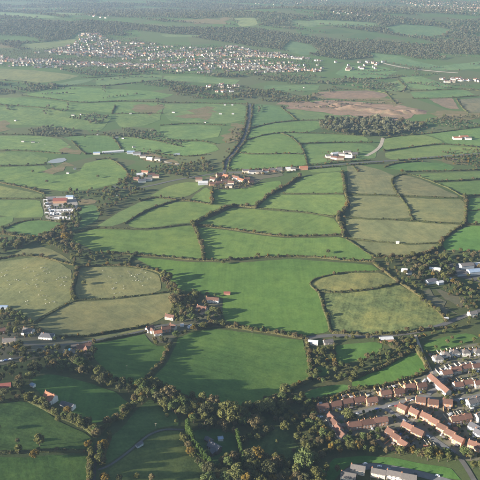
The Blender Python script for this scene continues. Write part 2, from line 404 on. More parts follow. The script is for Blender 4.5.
F('green field above the sheep fields', [(75, 235), (95, 229), (125, 230), (150, 231), (187, 226), (193, 226), (197, 236), (201, 248), (202, 259), (180, 258), (155, 255), (135, 254), (115, 253), (95, 252), (85, 246), (72, 241)], (.078, .122, .036), .2)
F('long green field below the village', [(198, 224), (217, 215), (232, 208), (256, 209.5), (280, 211.5), (310, 214), (333, 218), (341, 228), (342, 234), (310, 235), (282, 235.5), (250, 231), (225, 227)], (.080, .122, .038), .2)
F('green field with diagonal tree shadows', [(256, 207), (270, 195), (280, 195), (310, 195), (343, 194.5), (347, 203), (343, 212), (335, 216), (310, 212), (280, 209), (262, 207.5)], (.080, .120, .040), .2)
F('green field below the straight road', [(287, 190), (303, 178), (322, 173), (341, 172), (343, 182), (343, 193), (310, 193), (285, 193)], (.078, .118, .04), .2)
F('green field below the village houses', [(213, 190), (230, 190), (260, 184), (280, 180), (282, 184), (270, 193), (255, 205), (248, 206.5), (235, 204), (212, 205), (213, 196)], (.070, .115, .036), .15)
F('wedge field beside the dark diagonal hedge', [(128, 223), (152, 210), (176, 202), (190, 202), (210, 204), (225, 206), (210, 212), (190, 223), (185, 223), (150, 228), (130, 227.5)], (.085, .125, .04), .2)
F('green field left of the dark diagonal hedge', [(97, 226), (120, 212), (140, 202), (155, 198), (175, 199.5), (150, 208), (123, 223), (110, 227)], (.075, .11, .042), .2)
F('pale green field left of the village', [(150, 196), (165, 187), (185, 182), (203, 183), (205, 186), (196, 192), (185, 197.5), (170, 198)], (.095, .13, .045), .15)
F('small green triangle left of the village', [(196, 194), (206, 187), (211, 191), (210, 203), (190, 200)], (.08, .12, .04), .2)
F('upper tan field right of centre', [(347, 166), (360, 165), (378, 169), (395, 176), (391, 181), (393, 188), (397, 195), (370, 194), (348, 193)], (.130, .138, .06), .22)
F('curved tan field on the right', [(394, 178), (405, 175), (420, 179), (440, 188), (455, 195), (462, 197), (440, 197), (410, 195.5), (400, 195), (394, 186)], (.135, .138, .06), .2)
F('middle tan field right of centre', [(349, 196), (370, 196), (400, 197), (406, 206), (411, 218), (390, 219), (360, 218), (350, 216), (350, 206)], (.136, .145, .058), .2)
F('tan field with faint tracks', [(404, 197.5), (430, 199), (463, 199.5), (465, 210), (463, 222.5), (440, 222), (415, 220), (409, 208)], (.132, .146, .058), .25)
F('long tan field on the right', [(346, 218.5), (370, 220), (400, 221), (440, 224), (462, 225), (452, 231), (440, 242), (410, 243.5), (375, 241), (352, 238), (346, 228)], (.136, .146, .058), .2)
F('tan strip above the right woods', [(353, 240.5), (375, 242.5), (410, 245), (440, 244), (436, 250), (420, 255), (395, 257), (378, 256)], (.14, .15, .058), .2)
F('bright green field at the right edge', [(442, 243), (455, 233), (468, 226), (492, 226), (492, 250), (465, 251), (445, 250)], (.06, .12, .035), .15)
F('green field at the right edge', [(467, 199), (492, 196), (492, 223), (468, 223.5), (467, 210)], (.068, .118, .04), .2)
F('thin green field at the right edge', [(412, 174.5), (440, 173), (492, 171), (492, 177), (455, 180), (433, 181)], (.08, .12, .045), .2)
F('green wedge at the right edge', [(436, 183), (460, 182), (492, 180), (492, 194), (466, 195), (452, 189)], (.075, .118, .042), .2)
F('green field below the right scrub', [(386, 168), (395, 164), (420, 162), (445, 163), (455, 167), (450, 171), (430, 170), (405, 171)], (.062, .115, .04), .15)
F('lighter green field right of the wood', [(384, 139), (400, 136), (425, 135), (440, 140), (443, 142.5), (415, 146), (385, 150), (383, 146)], (.10, .14, .05), .15)
F('pale green field above the right scrub', [(385, 153), (415, 148), (445, 145), (492, 149), (492, 154), (455, 157), (420, 159), (395, 160), (386, 158)], (.095, .135, .05), .15)
F('green field around the white farm', [(425, 134), (455, 131), (492, 127), (492, 147), (448, 143.5), (440, 139)], (.07, .118, .045), .2)
F('green field right of the village road', [(227, 170), (228, 162), (237, 153), (250, 155), (280, 154.5), (303, 154.5), (307, 162), (306, 167.5), (280, 168.5), (250, 171)], (.072, .12, .04), .12)
F('round green field right of the village road', [(238, 151), (246, 142), (262, 136), (278, 133), (290, 137), (300, 146), (304, 153.5), (280, 153.5), (250, 153.5)], (.078, .125, .042), .12)
F('long green field beyond the round one', [(247, 139), (252, 130), (270, 124), (295, 121.5), (318, 121), (322, 127), (310, 132), (280, 132), (262, 135)], (.072, .12, .042), .12)
F('bluish green field beside the far road', [(251, 128), (252, 112), (255, 104), (270, 105), (280, 107), (295, 119.5), (270, 122.5)], BLUEG, .12)
F('thin green field below the bare earth', [(282, 107.5), (320, 113), (360, 117), (358, 120), (325, 119.5), (297, 120), (290, 114)], (.075, .11, .048), .15)
F('green field below the far wood', [(282, 133), (310, 134), (340, 134.5), (365, 136.5), (370, 141), (350, 142), (325, 142), (300, 143), (292, 137)], (.078, .122, .045), .12)
F('green field around the white farmyard', [(300, 145), (325, 144), (350, 143), (370, 145), (378, 149), (375, 158), (350, 161), (330, 161), (318, 163), (308, 164), (306, 154)], (.075, .12, .045), .15)
F('green strip along the straight road', [(309, 170), (330, 168), (341, 167), (341, 171), (330, 172), (312, 173)], (.08, .12, .045), .15)
F('green field with a brown patch', [(165, 104), (215, 104), (240, 104), (247, 107), (245, 120), (225, 124), (205, 122.5), (190, 122.5), (170, 121), (163, 113)], (.075, .115, .048), .25)
F('green field left of the village road', [(160, 127), (200, 125), (222, 127), (218, 137), (200, 140), (175, 139), (160, 136)], (.07, .115, .045), .3)
F('smooth green field left of the village road', [(160, 143), (200, 141.5), (215, 145), (220, 150), (205, 154), (185, 156), (160, 153)], (.068, .115, .042), .15)
F('green field with white bales', [(112, 136), (130, 137), (150, 140), (180, 147), (158, 151), (140, 153), (128, 152), (116, 140)], (.072, .118, .045), .2)
F('smooth green field above the greenhouse', [(62, 137), (90, 135.5), (112, 136), (120, 148), (118, 151), (100, 153), (85, 153), (75, 143)], (.062, .108, .042), .12)
F('green field at the left edge above the pond', [(-12, 136), (40, 136), (60, 139), (72, 147), (60, 153), (40, 150), (-12, 149)], (.075, .118, .045), .3)
F('narrow green field left of the pond', [(-12, 153), (30, 152), (48, 158), (46, 164), (-12, 165)], (.075, .115, .045), .35)
F('broad green field below the pond', [(-12, 168), (44, 166), (55, 176), (80, 172), (85, 163), (110, 158), (125, 170), (128, 178), (115, 184), (90, 190), (60, 191), (30, 187), (-12, 180)], (.075, .12, .042), .3)
F('green field left of the caravan yard', [(-12, 200), (40, 200), (43, 212), (44, 217), (20, 218), (-12, 214)], (.075, .112, .042), .2)
F('dark green wedge below the caravan yard', [(3, 229), (20, 222), (40, 220), (60, 223), (60, 230), (40, 238), (25, 236)], (.06, .105, .038), .12)
F('narrow olive field at the left edge', [(-12, 183), (20, 190), (45, 195), (40, 198), (-12, 197)], (.09, .112, .045), .35)
F('small green corner field at the left edge', [(-12, 218), (15, 216), (12, 222), (-12, 232)], (.07, .11, .042), .2)
F('tiny green field between left woods', [(-12, 238), (12, 240), (8, 246), (-12, 247)], (.065, .11, .04), .2)
F('deep green field right of the caravan yard', [(76, 207), (96, 205), (101, 212), (96, 221), (82, 228), (72, 231), (75, 218)], (.058, .10, .04), .15)
F('pale field below the distant town', [(-12, 68), (30, 70), (60, 73), (80, 76), (65, 80), (40, 83), (15, 80), (-12, 78)], (.10, .115, .055), .2)
F('bluish green field below the distant town', [(52, 85), (75, 80), (95, 79), (85, 83), (60, 87)], (.07, .105, .055), .15)
F('long green field below the distant town', [(95, 79), (140, 75), (162, 75), (162, 79), (130, 82.5), (97, 86)], (.075, .115, .052), .15)
F('long bright far field on the left', [(25, 95), (50, 89), (75, 87), (110, 89), (150, 91), (175, 95), (160, 99), (120, 100), (80, 102.5), (50, 98)], (.07, .118, .045), .25)
F('far green strip on the left', [(-12, 98), (20, 97.5), (80, 104), (120, 102), (165, 103), (160, 112), (113, 113), (80, 110), (50, 107.5), (-12, 103)], (.072, .118, .045), .3)
F('far green field on the left', [(-12, 106), (40, 108), (62, 111.5), (110, 115), (112, 118), (100, 131), (60, 128), (30, 125), (-12, 124)], (.075, .115, .045), .35)
F('far green field left of the brown patch', [(118, 106), (163, 105), (160, 120), (145, 126), (120, 128), (115, 120)], (.075, .115, .045), .3)
F('sloping field above the distant town', [(22, 44), (45, 42.5), (75, 38.5), (77, 41), (70, 45), (40, 50), (20, 48)], (.085, .105, .05), .2)
F('far strip under the skyline woods', [(-12, 12), (20, 13), (50, 16), (62, 18.5), (30, 18), (-12, 15)], (.085, .12, .055), .2)
F('far pale strip under the skyline woods', [(45, 12), (75, 13), (88, 15.5), (60, 15.5)], (.10, .13, .06), .2)
F('far green strip on the right ridge', [(310, 20), (345, 21), (375, 23), (378, 26), (340, 25.5), (310, 25)], (.085, .125, .06), .2)
F('far green field on the right ridge', [(385, 27.5), (400, 24.5), (430, 26), (452, 30), (440, 36), (410, 36), (392, 33)], (.075, .12, .058), .2)
F('green slope below the right ridge woods', [(370, 53), (400, 56), (415, 61), (440, 66), (492, 60), (492, 68), (440, 71), (400, 64), (375, 61)], (.07, .115, .055), .2)
F('green field right of the distant town', [(345, 66), (380, 66), (398, 71), (385, 78), (350, 78), (335, 74)], (.07, .118, .052), .2)
F('far green field below the pale road', [(400, 77), (420, 76), (455, 87), (430, 90), (410, 88)], (.075, .12, .052), .2)
F('far light green field below the pale road', [(380, 84), (402, 80), (410, 89), (400, 92), (385, 90.5)], (.085, .12, .055), .2)
F('far green field above the brown fields', [(410, 92.5), (440, 91), (465, 90), (476, 95), (450, 97.5), (415, 98)], (.068, .115, .05), .2)
F('brown field beyond the bare earth', [(318, 92), (335, 91), (370, 90.5), (390, 95), (380, 99.5), (345, 99), (322, 98)], (.16, .12, .072), .3)
F('tan field beyond the bare earth', [(428, 99), (452, 98), (460, 110), (445, 108)], (.15, .12, .07), .3)
F('pale field at the far right edge', [(457, 100), (492, 97), (492, 113), (466, 112)], (.13, .13, .068), .25)
F('far pale field on the middle ridge', [(233, 18), (255, 18), (258, 25), (240, 27)], (.11, .135, .065), .2)
F('far green strip on the middle ridge', [(290, 20), (318, 22), (316, 27), (300, 26)], (.085, .12, .06), .2)
F('far strip above the town roofs', [(160, 34.5), (200, 35), (200, 37), (165, 37)], (.085, .12, .06), .2)
F('green slope above the right of the town', [(290, 41), (310, 45), (320, 52), (305, 56), (282, 50)], (.07, .112, .055), .2)
F('green strip below the town centre', [(165, 76), (200, 76.5), (240, 80), (235, 85), (200, 82.5), (162, 80)], (.075, .115, .052), .2)
F('green strip beyond the bare earth', [(265, 85.5), (320, 85), (318, 90), (280, 92), (262, 88.5)], (.07, .112, .052), .2)
F('green paddock beside the estate trees', [(336, 346), (350, 344), (378, 342), (384, 346), (375, 355), (362, 360), (350, 362), (340, 366), (335, 362)], (.062, .118, .03), .15)
F('bright green field above the housing estate', [(352, 381), (365, 375), (378, 371), (396, 361), (408, 354), (420, 353), (425, 360), (427, 369), (416, 375), (400, 380), (385, 384), (362, 387), (352, 386)], (.062, .122, .028), .15)
F('narrow green field left of the estate', [(299, 395), (318, 388), (335, 385), (350, 384.5), (351, 390), (335, 394), (328, 398), (302, 399)], (.058, .112, .03), .15)
F('small green garden field in the trees', [(315, 368), (326, 365), (330, 372), (322, 378), (315, 376)], (.06, .112, .032), .2)
F('green with mown banks on the right', [(425, 343), (440, 338), (455, 335), (470, 333), (480, 338), (460, 345), (445, 350), (430, 352), (422, 350)], (.058, .11, .03), .3)
F('dark green grass strip below the estate', [(312, 490), (320, 472), (335, 458), (360, 456), (390, 457), (420, 463), (450, 468), (462, 480), (440, 478), (400, 467), (370, 462), (350, 464), (338, 475), (330, 490)], (.05, .11, .028), .15)
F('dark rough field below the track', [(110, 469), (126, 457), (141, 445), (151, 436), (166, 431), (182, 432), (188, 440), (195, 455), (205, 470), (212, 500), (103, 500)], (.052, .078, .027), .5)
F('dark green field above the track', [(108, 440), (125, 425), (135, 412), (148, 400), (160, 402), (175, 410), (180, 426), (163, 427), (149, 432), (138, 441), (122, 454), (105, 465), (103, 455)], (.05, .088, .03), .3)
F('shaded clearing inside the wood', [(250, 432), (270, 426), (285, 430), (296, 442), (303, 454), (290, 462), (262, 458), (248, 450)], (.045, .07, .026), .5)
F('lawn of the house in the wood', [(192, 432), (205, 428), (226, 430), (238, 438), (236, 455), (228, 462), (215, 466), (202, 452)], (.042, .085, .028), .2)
# bare ground, quarry, water
patch('bare_ground', [(278, 104), (300, 101.5), (345, 101), (375, 104), (400, 106), (427, 112), (410, 119), (392, 123), (370, 119), (345, 116), (315, 112), (295, 108.5)], 'quarry', 'long reddish bare earth workings beyond the green fields')
patch('bare_ground', [(180, 117), (196, 110), (205, 107), (212, 109), (210, 120), (195, 119)], 'bare', 'brown bare patch in the far green field')
patch('bare_ground', [(137, 104), (165, 106), (163, 110), (146, 116), (138, 113)], 'bare', 'brown bare patch left of the far road')
patch('bare_ground', [(224, 140), (232, 126), (240, 122), (246, 125), (240, 138), (230, 144)], 'bare', 'brown scrub patch beside the village road')
patch('bare_ground', [(-12, 122), (8, 122), (10, 126), (5, 132), (-12, 133)], 'bare', 'brown patch at the far left edge')
patch('bare_ground', [(60, 147), (68, 143), (76, 149), (80, 154), (68, 156), (60, 152)], 'bare', 'brown rough patch above the pond')
patch('bare_ground', [(49, 165), (65, 163), (73, 166), (66, 172), (55, 175), (50, 170)], 'bare', 'brown rough patch below the pond')
patch('bare_ground', [(77, 200), (88, 198.5), (98, 201), (94, 204), (80, 205)], 'bare', 'brown ploughed plot beside the caravan yard')
patch('bare_ground', [(165, 20), (230, 17.5), (234, 23.5), (220, 25.5), (190, 22.5)], 'bare', 'pale brown bare ground on the far ridge')
patch('bare_ground', [(-12, 43.5), (15, 40.5), (18, 42), (15, 48), (-12, 49)], 'bare', 'brown field above the left end of the town')
patch('bare_ground', [(387, 343), (396, 340), (402, 346), (392, 351)], 'bare', 'small dark brown yard beside the long white shed')
patch('bare_ground', [(438, 290), (444, 288), (468, 301), (466, 307), (456, 305)], 'garden', 'dark long plots right of the rough olive field')
patch('bare_ground', [(420, 298), (430, 290), (450, 305), (455, 314), (446, 316), (436, 308)], 'garden', 'dark cultivated strip beside the rough olive field')
patch('bare_ground', [(432, 160), (452, 157), (470, 158), (466, 163), (450, 166), (440, 162)], 'bare', 'reddish scrub ground among the right hedges')
patch('bare_ground', [(345, 99.5), (385, 97.5), (412, 103), (398, 105), (365, 101.5)], 'bare', 'brown rough ground above the right of the workings')
patch('bare_ground', [(425, 113), (455, 111), (485, 114), (470, 120), (432, 119)], 'bare', 'brown rough ground right of the workings')
patch('bare_ground', [(300, 96), (320, 93.5), (330, 99), (312, 100.5)], 'bare', 'brown rough ground left of the brown field')
patch('yard', [(43, 197), (75, 196), (78, 204), (75, 219), (56, 222), (46, 219), (43, 205)], 'paving', 'paved caravan yard', .36)
patch('yard', [(136, 155), (150, 152), (165, 158), (180, 162), (178, 166), (160, 163), (145, 161)], 'bare', 'brownish gravel works beside the far lane', .36)
patch('yard', [(448, 264), (492, 262), (492, 285), (470, 280), (452, 275)], 'lane', 'grey industrial yard at the right edge', .36)
patch('yard', [(322, 157), (335, 153), (352, 153), (358, 157), (350, 161), (330, 161)], 'bare', 'brownish farmyard under white barns', .36)
patch('yard', [(205, 178), (220, 173), (250, 172), (280, 171), (284, 176), (262, 179), (250, 188), (215, 189)], 'garden', 'village plots among the houses', .36)
patch('pond', [(47, 162.5), (52, 159.5), (64, 157.5), (67, 160), (62, 162.5), (52, 163.5)], 'water', 'grey pond in the left fields', .45)
patch('pond', [(171, 154.3), (178, 152.6), (183, 153.3), (180, 155.2)], 'water', 'small pale pond left of the village road', .45)
patch('estate_ground', [(310, 412), (317, 402), (335, 398), (352, 392), (385, 387), (417, 378), (432, 372), (438, 362), (434, 354), (450, 350), (470, 344), (492, 342), (492, 458), (470, 462), (452, 456), (430, 453), (405, 452), (385, 450), (370, 436), (346, 436), (345, 444), (335, 440), (326, 424)], 'estate', 'gardens and plots of the housing estate', .2)
patch('garden', [(-12, 326), (20, 328), (60, 338), (95, 346), (90, 362), (60, 352), (30, 360), (-12, 368)], 'garden', 'gardens of the lane houses on the left', .2)
patch('garden', [(145, 334), (165, 324), (185, 316), (196, 304), (212, 297), (222, 300), (221, 318), (200, 326), (180, 334), (168, 344), (152, 342)], 'garden', 'gardens of the middle hamlet', .2)

# ------------------------------------------------------------------ roads
ROADS = []
def road(name, px, width, mat, label, lift=.42):
    w = smooth(PW(px)[:, :2], 2); d = float(np.mean(dist_cam(w[:, 0], w[:, 1])))
    c, ln = resample(w, max(3., d/160.)); t = np.gradient(c, axis=0); t /= np.linalg.norm(t, axis=1, keepdims=True); nrm = np.stack([-t[:, 1], t[:, 0]], -1)
    cols = [c+nrm*width*q for q in (-.5, -.17, .17, .5)]
    v = np.stack([np.column_stack([q, H(q[:, 0], q[:, 1])+lift]) for q in cols], 1).reshape(-1, 3)
    n = len(c); f = []
    for i in range(n-1):
        for j in range(3): f.append([i*4+j+1, i*4+j, (i+1)*4+j, (i+1)*4+j+1])
    o = obj(name, mesh_np(name, v, np.array(f), [M[mat]], smooth_=True)); tag(o, label, kind='structure'); ROADS.append((w, width)); return o
road('road', [(340, 418), (350, 415), (365, 411), (385, 407), (405, 401), (428, 395), (440, 404), (455, 401), (492, 393)], 5.2, 'road', 'main grey street through the housing estate')
road('road', [(383, 408), (398, 416), (415, 427), (432, 438), (446, 448), (455, 453)], 5.5, 'road', 'wide street between the diagonal rows of houses', .46)
road('road', [(428, 395), (440, 385), (445, 378)], 5, 'road', 'short street beside the stepped terrace', .50)
road('road', [(430, 374), (438, 371.5), (455, 366), (472, 363), (492, 360)], 6, 'road', 'grey street along the upper right houses')
road('road', [(344, 476), (352, 469), (370, 466), (390, 468), (420, 474), (455, 484), (480, 494)], 8, 'road', 'dark street along the bottom edge')
road('road', [(455, 453), (462, 461), (468, 470), (476, 484), (485, 500)], 5, 'lane', 'lane leaving the bottom right corner', .50)
road('road', [(305, 338.5), (331, 335), (370, 337), (400, 334.5), (420, 331.5), (440, 326), (460, 318), (475, 312), (500, 305)], 7, 'lane', 'curving grey road along the rough olive field')
road('road', [(432, 374), (426, 362), (420, 348), (415, 335)], 4, 'track', 'track between golden trees above the estate', .50)
road('lane', [(-12, 347), (20, 343), (45, 346.5), (60, 345.5), (80, 343), (95, 340.5), (120, 336.5), (145, 330.5), (165, 324), (190, 326), (215, 323)], 4.5, 'lane', 'narrow lane through the left hamlet')
road('lane', [(-12, 364), (10, 360), (30, 355), (42, 347)], 4, 'lane', 'side lane with parked cars on the left', .5)
road('track', [(97, 444), (95.5, 460), (94, 480), (93, 500)], 2.6, 'shady_lane', 'sunken dark lane between the bottom fields')
road('track', [(98, 470), (108, 467), (125, 455), (139, 443), (150, 434), (165, 429), (184, 430)], 2.0, 'lane', 'curving grey farm track past the small shed')
road('road', [(228, 172.5), (250, 172), (285, 170), (310, 167.5), (340, 164.5), (370, 162), (400, 160.5), (430, 157), (492, 152.5)], 8, 'lane', 'straight road across the middle distance')
road('road', [(222, 176), (225, 170), (226, 161), (236, 151), (244.5, 138), (247, 130), (249, 122), (250, 113), (250, 104)], 7, 'lane', 'curving road running up from the village')
road('track', [(383, 138), (382, 142), (380, 147), (374, 152), (366, 156)], 9, 'track', 'pale curved track beside the far wood')
road('road', [(384, 63.5), (405, 68), (430, 71), (458, 73)], 14, 'track', 'pale tan road in the far right')
road('lane', [(112, 186), (125, 190), (150, 186), (175, 180), (200, 176), (226, 172)], 6, 'lane', 'lane running left from the village')
road('track', [(126, 152), (140, 156), (158, 161), (182, 165)], 8, 'track', 'pale works track left of the village', .5)

# ------------------------------------------------------------------ buildings
HOUSES = []      # (x, y, radius) kept free of trees
_cache = {}
def cached(key, fn):
    if key not in _cache: _cache[key] = fn()
    return _cache[key]
def wall_mesh(Ln, Wd, e, r, m):
    def mk():
        b = MB(); x, y = Ln/2, Wd/2; z0 = -3.
        b.face([(-x, -y, z0), (x, -y, z0), (x, -y, e), (-x, -y, e)]); b.face([(x, y, z0), (-x, y, z0), (-x, y, e), (x, y, e)])
        b.face([(x, -y, z0), (x, y, z0), (x, y, e), (x, 0, r), (x, -y, e)]); b.face([(-x, y, z0), (-x, -y, z0), (-x, -y, e), (-x, 0, r), (-x, y, e)])
        b.face([(-x, -y, e), (x, -y, e), (x, 0, r), (-x, 0, r)]); b.face([(x, y, e), (-x, y, e), (-x, 0, r), (x, 0, r)])
        return b.mesh('wall', [WALL[m]])
    return cached(('w', Ln, Wd, e, r, m), mk)
def hip_wall_mesh(Ln, Wd, e, m):
    def mk():
        b = MB(); b.box(-Ln/2, Ln/2, -Wd/2, Wd/2, -3, e); return b.mesh('wall', [WALL[m]])
    return cached(('hw', Ln, Wd, e, m), mk)
def roof_mesh(Ln, Wd, e, r, m, hip=False):
    def mk():
        b = MB(); o, t = .4, .16; x, y = Ln/2+.3, Wd/2; s = (r-e)/y; ze = e-s*o; y += o
        if hip:
            h = max(0.3, x-y*.95)
            top = [(-h, 0, r+.1), (h, 0, r+.1)]; ze = e+.04
            c = [(-x, -y, ze), (x, -y, ze), (x, y, ze), (-x, y, ze)]; d = [(p[0], p[1], p[2]+t) for p in c]; tp = [(p[0], p[1], p[2]+t) for p in top]
            b.face([d[0], d[1], tp[1], tp[0]]); b.face([d[2], d[3], tp[0], tp[1]]); b.face([d[1], d[2], tp[1]]); b.face([d[3], d[0], tp[0]])
            b.face(c[::-1])
            for i in range(4): j = (i+1) % 4; b.face([c[i], c[j], d[j], d[i]])
        else:
            for sg in (-1, 1):
                p = [(-x, sg*y, ze+.03), (x, sg*y, ze+.03), (x, 0, r+.03), (-x, 0, r+.03)]; q = [(a, bb, c+t) for a, bb, c in p]
                b.face(q if sg < 0 else q[::-1]); b.face(p[::-1] if sg < 0 else p)
                b.face([p[0], p[1], q[1], q[0]]); b.face([p[1], p[2], q[2], q[1]]); b.face([p[3], p[0], q[0], q[3]])
            b.box(-x, x, -.16, .16, r+t-.02, r+t+.10)       # ridge tiles
        return b.mesh('roof', [ROOF[m]])
    return cached(('r', Ln, Wd, e, r, m, hip), mk)
def chimney_mesh():
    def mk():
        b = MB(); b.box(-.45, .45, -.35, .35, -1.2, 1.25); b.box(-.52, .52, -.42, .42, 1.25, 1.4)
        b.tube((-.2, 0, 1.4), (-.2, 0, 1.8), .13, .11, 8, 1); b.tube((.2, 0, 1.4), (.2, 0, 1.8), .13, .11, 8, 1)
        return b.mesh('chimney', [M['chimney'], M['pot']])
    return cached('ch', mk)
def window_mesh(w=1.5, h=1.2):
    def mk():
        b = MB(); x, t = w/2, .09
        for q in ((-x, x, 0, t), (-x, x, h-t, h), (-x, -x+t, t, h-t), (x-t, x, t, h-t), (-.04, .04, t, h-t)):
            b.box(q[0], q[1], -.07, .04, q[2], q[3], 0)
        b.box(-x-.08, x+.08, -.16, .03, -.08, -.005, 0)
        b.box(-x+t, x-t, -.03, .03, t, h-t, 1)
        return b.mesh('window', [M['frame'], M['pane']])
    return cached(('win', w, h), mk)
def door_mesh():
    def mk():
        b = MB(); b.box(-.55, .55, -.05, .04, 0, 2.15, 1); b.box(-.45, .45, -.08, -.05, .03, 2.05, 0); b.box(-.8, .8, -.6, -.06, 2.25, 2.35, 1)
        return b.mesh('door', [M['door'], M['frame']])
    return cached('door', mk)
def world_axis(px, py, dx, dy):
    a, b = PW([(px-dx, py-dy), (px+dx, py+dy)]); return math.atan2(b[1]-a[1], b[0]-a[0])
def house(px, py, rz, Ln, Wd, e, r, wall, roof, label, cat='house', group=None, name='house', chim=1, detail=True, hip=False, wins=True, wing=None):
    p = P1(px, py); z = p[2]+.3
    root = obj(name, None, loc=(p[0], p[1], z), rz=rz); tag(root, label, cat, group)
    HOUSES.append((p[0], p[1], max(Ln, Wd)*.5+1.0))
    obj('wall', hip_wall_mesh(Ln, Wd, e, wall) if hip else wall_mesh(Ln, Wd, e, r, wall), root)
    rf = obj('roof', roof_mesh(Ln, Wd, e, r, roof, hip), root)
    for i in range(chim):
        cx = (-1, 1)[i % 2]*(Ln/2-.6 if not hip else Ln*.2)
        obj('chimney', chimney_mesh(), rf, loc=(cx, 0, r))
    if wing:
        wl, ww, off = wing     # a rear or front wing at right angles: its own walls and roof
        obj('wing_wall', wall_mesh(wl, ww, e-.3, e-.3+(r-e)*.8, wall), root, loc=(off, -Wd/2-wl/2+.5, 0), rz=math.pi/2)
        obj('wing_roof', roof_mesh(wl, ww, e-.3, e-.3+(r-e)*.8, roof), root, loc=(off, -Wd/2-wl/2+.5, 0), rz=math.pi/2)
    if detail and wins:
        fl = [1.0] if e < 4 else [.95, 3.4]
        nx = max(2, int(Ln/3.4)); xs = [(-Ln/2)+(i+.5)*Ln/nx for i in range(nx)]
        for zf in fl:
            for i, x in enumerate(xs):
                if zf == fl[0] and i == nx//2:
                    obj('door', door_mesh(), root, loc=(x, -Wd/2, 0)); obj('window', window_mesh(), root, loc=(x, Wd/2, zf), rz=math.pi); continue
                obj('window', window_mesh(), root, loc=(x, -Wd/2, zf)); obj('window', window_mesh(), root, loc=(x, Wd/2, zf), rz=math.pi)
        obj('window', window_mesh(.9, 1.1), root, loc=(-Ln/2, Wd*.15, fl[-1]), rz=-math.pi/2)
    if detail and cat == 'house' and not wing and group and random.random() < .6:
        ex = random.choice((-1, 1))*Ln*.22; xl = random.choice((2.6, 3.4))
        obj('extension_wall', wall_mesh(xl, 3.2, 2.4, 3.3, wall), root, loc=(ex, Wd/2+xl/2-.1, 0), rz=math.pi/2)
        obj('extension_roof', roof_mesh(xl, 3.2, 2.4, 3.3, roof), root, loc=(ex, Wd/2+xl/2-.1, 0), rz=math.pi/2)
    return root

FENCES = []
def fence_mesh(ln, m):
    def mk():
        b = MB(); n = max(2, int(ln/1.8)); s = ln/n
        for i in range(n+1): b.box(i*s-.06, i*s+.06, -.06, .06, -1.2, 1.95)
        for i in range(n):
            for k in range(6): b.box(i*s+.07, (i+1)*s-.07, -.02 if k % 2 else -.035, .03 if k % 2 else .015, .08+k*.29, .08+k*.29+.31)
        return b.mesh('garden_fence', [M[m]])
    return cached(('f', ln, m), mk)
def fence(x, y, rz, ln, m, label, group):
    o = obj('garden_fence', fence_mesh(ln, m), loc=(x, y, float(H(x, y))+.3), rz=rz); tag(o, label, 'fence', group); return o

def row(pts, Ln, Wd, e, r, wall, roof, where, group, axis=None, fences=0, chim=1, pair=None, side=1, fmat='fence', hip=False, flen=11., adj='brick'):
    """a row of houses one after another; each named by its place in the row"""
    n = len(pts)
    for i, (x, y) in enumerate(pts):
        if axis is not None: rz = axis
        else:
            a, b = pts[max(0, i-1)], pts[min(n-1, i+1)]
            A_, B_ = PW([a, b]); rz = math.atan2(B_[1]-A_[1], B_[0]-A_[0])
        ordn = ('only' if n == 1 else ordinal(i+1)+' from left')
        lab = (f'{adj} house with {roof} roof, {ordn} in {where}' if n > 1 else f'{adj} house with {roof} tiled roof in {where}')
        ln = Ln*random.choice((.98, 1.03, 1.08)); ln = round(ln, 1); Wd_ = round(Wd*random.choice((.98, 1.03, 1.08)), 1)
        h = house(x, y, rz+random.uniform(-.04, .04), ln, Wd_, round(e+random.choice((0, 0, .3)), 1), round(r+random.choice((0, .25, .5)), 2), wall, roof, lab, group=group, chim=chim, hip=hip)
        if fences:
            p = h.location; nx, ny = -math.sin(rz)*side, math.cos(rz)*side; ux, uy = math.cos(rz), math.sin(rz)
            for k in range(fences):
                o_ = (-ln/2+.3)+k*ln/fences
                fx, fy = p.x+ux*o_+nx*(Wd/2+.5), p.y+uy*o_+ny*(Wd/2+.5)
                fence(fx, fy, math.atan2(ny, nx), flen, fmat, f'timber garden fence, {ordinal(k+1)} behind {adj} house {ordinal(i+1)} in {where}'[:200], 'garden fences on the housing estate')
ES = 'houses of the estate'
row([(322.5, 410), (335.5, 407.5), (347, 405), (358.5, 403.2), (371, 403.5), (385, 396.5), (398, 395), (409, 390), (420.5, 389)], 11.5, 8, 5.0, 7.9, 'brick', 'brown', 'back row under the green fields', ES, axis=R(15), fences=2, flen=12.)
row([(432, 381.5), (436.5, 385.5), (441, 389.5), (445.5, 393.5)], 8.5, 8, 5.0, 7.8, 'cream', 'brown', 'stepped terrace atop the estate', ES, adj='cream', chim=0, fences=1, flen=9.)
row([(402.5, 411), (414, 415.5), (425.5, 419.5), (434, 425.2), (442, 431), (450, 437), (458, 443)], 10, 8, 5.1, 8.0, 'brick', 'brown', 'long diagonal row', ES, axis=R(-43), fences=2, flen=11., chim=1)
row([(407.5, 430), (417.5, 435.5)], 12.5, 8, 5.0, 7.9, 'brick', 'brown', 'short diagonal inner row', ES, axis=R(-40), adj='pale brick', fences=2, flen=8., side=-1)
row([(390.5, 435.5), (396.5, 441), (403, 447)], 9.5, 8, 5.0, 7.9, 'brick', 'brown', 'diagonal row beside the wood', ES, axis=R(-48), fences=2, flen=9., side=-1)
row([(354, 428), (367.5, 426), (380, 423.8)], 13.5, 8, 5.0, 7.9, 'brick', 'brown', 'row above the golden estate trees', ES, axis=R(11), fences=2, flen=8.)
row([(331, 421), (334.5, 426.5), (338, 432.5), (341.5, 438)], 8, 8, 5.0, 7.9, 'cream', 'brown', 'leftmost diagonal terrace', ES, axis=R(-62), adj='cream')
row([(420, 403.5), (432.5, 406), (447, 405.5)], 10, 8, 5.0, 7.9, 'brick', 'brown', 'row below the estate street', ES, axis=R(-10), chim=1, fences=2, flen=9., side=-1, adj='orange brick')
row([(453.5, 423), (460, 421.5), (466.5, 420)], 8, 7.5, 5.0, 7.6, 'brick', 'brown', 'brick terrace with striped back fences', ES, axis=R(14), fences=2, flen=10., fmat='fence_grey')
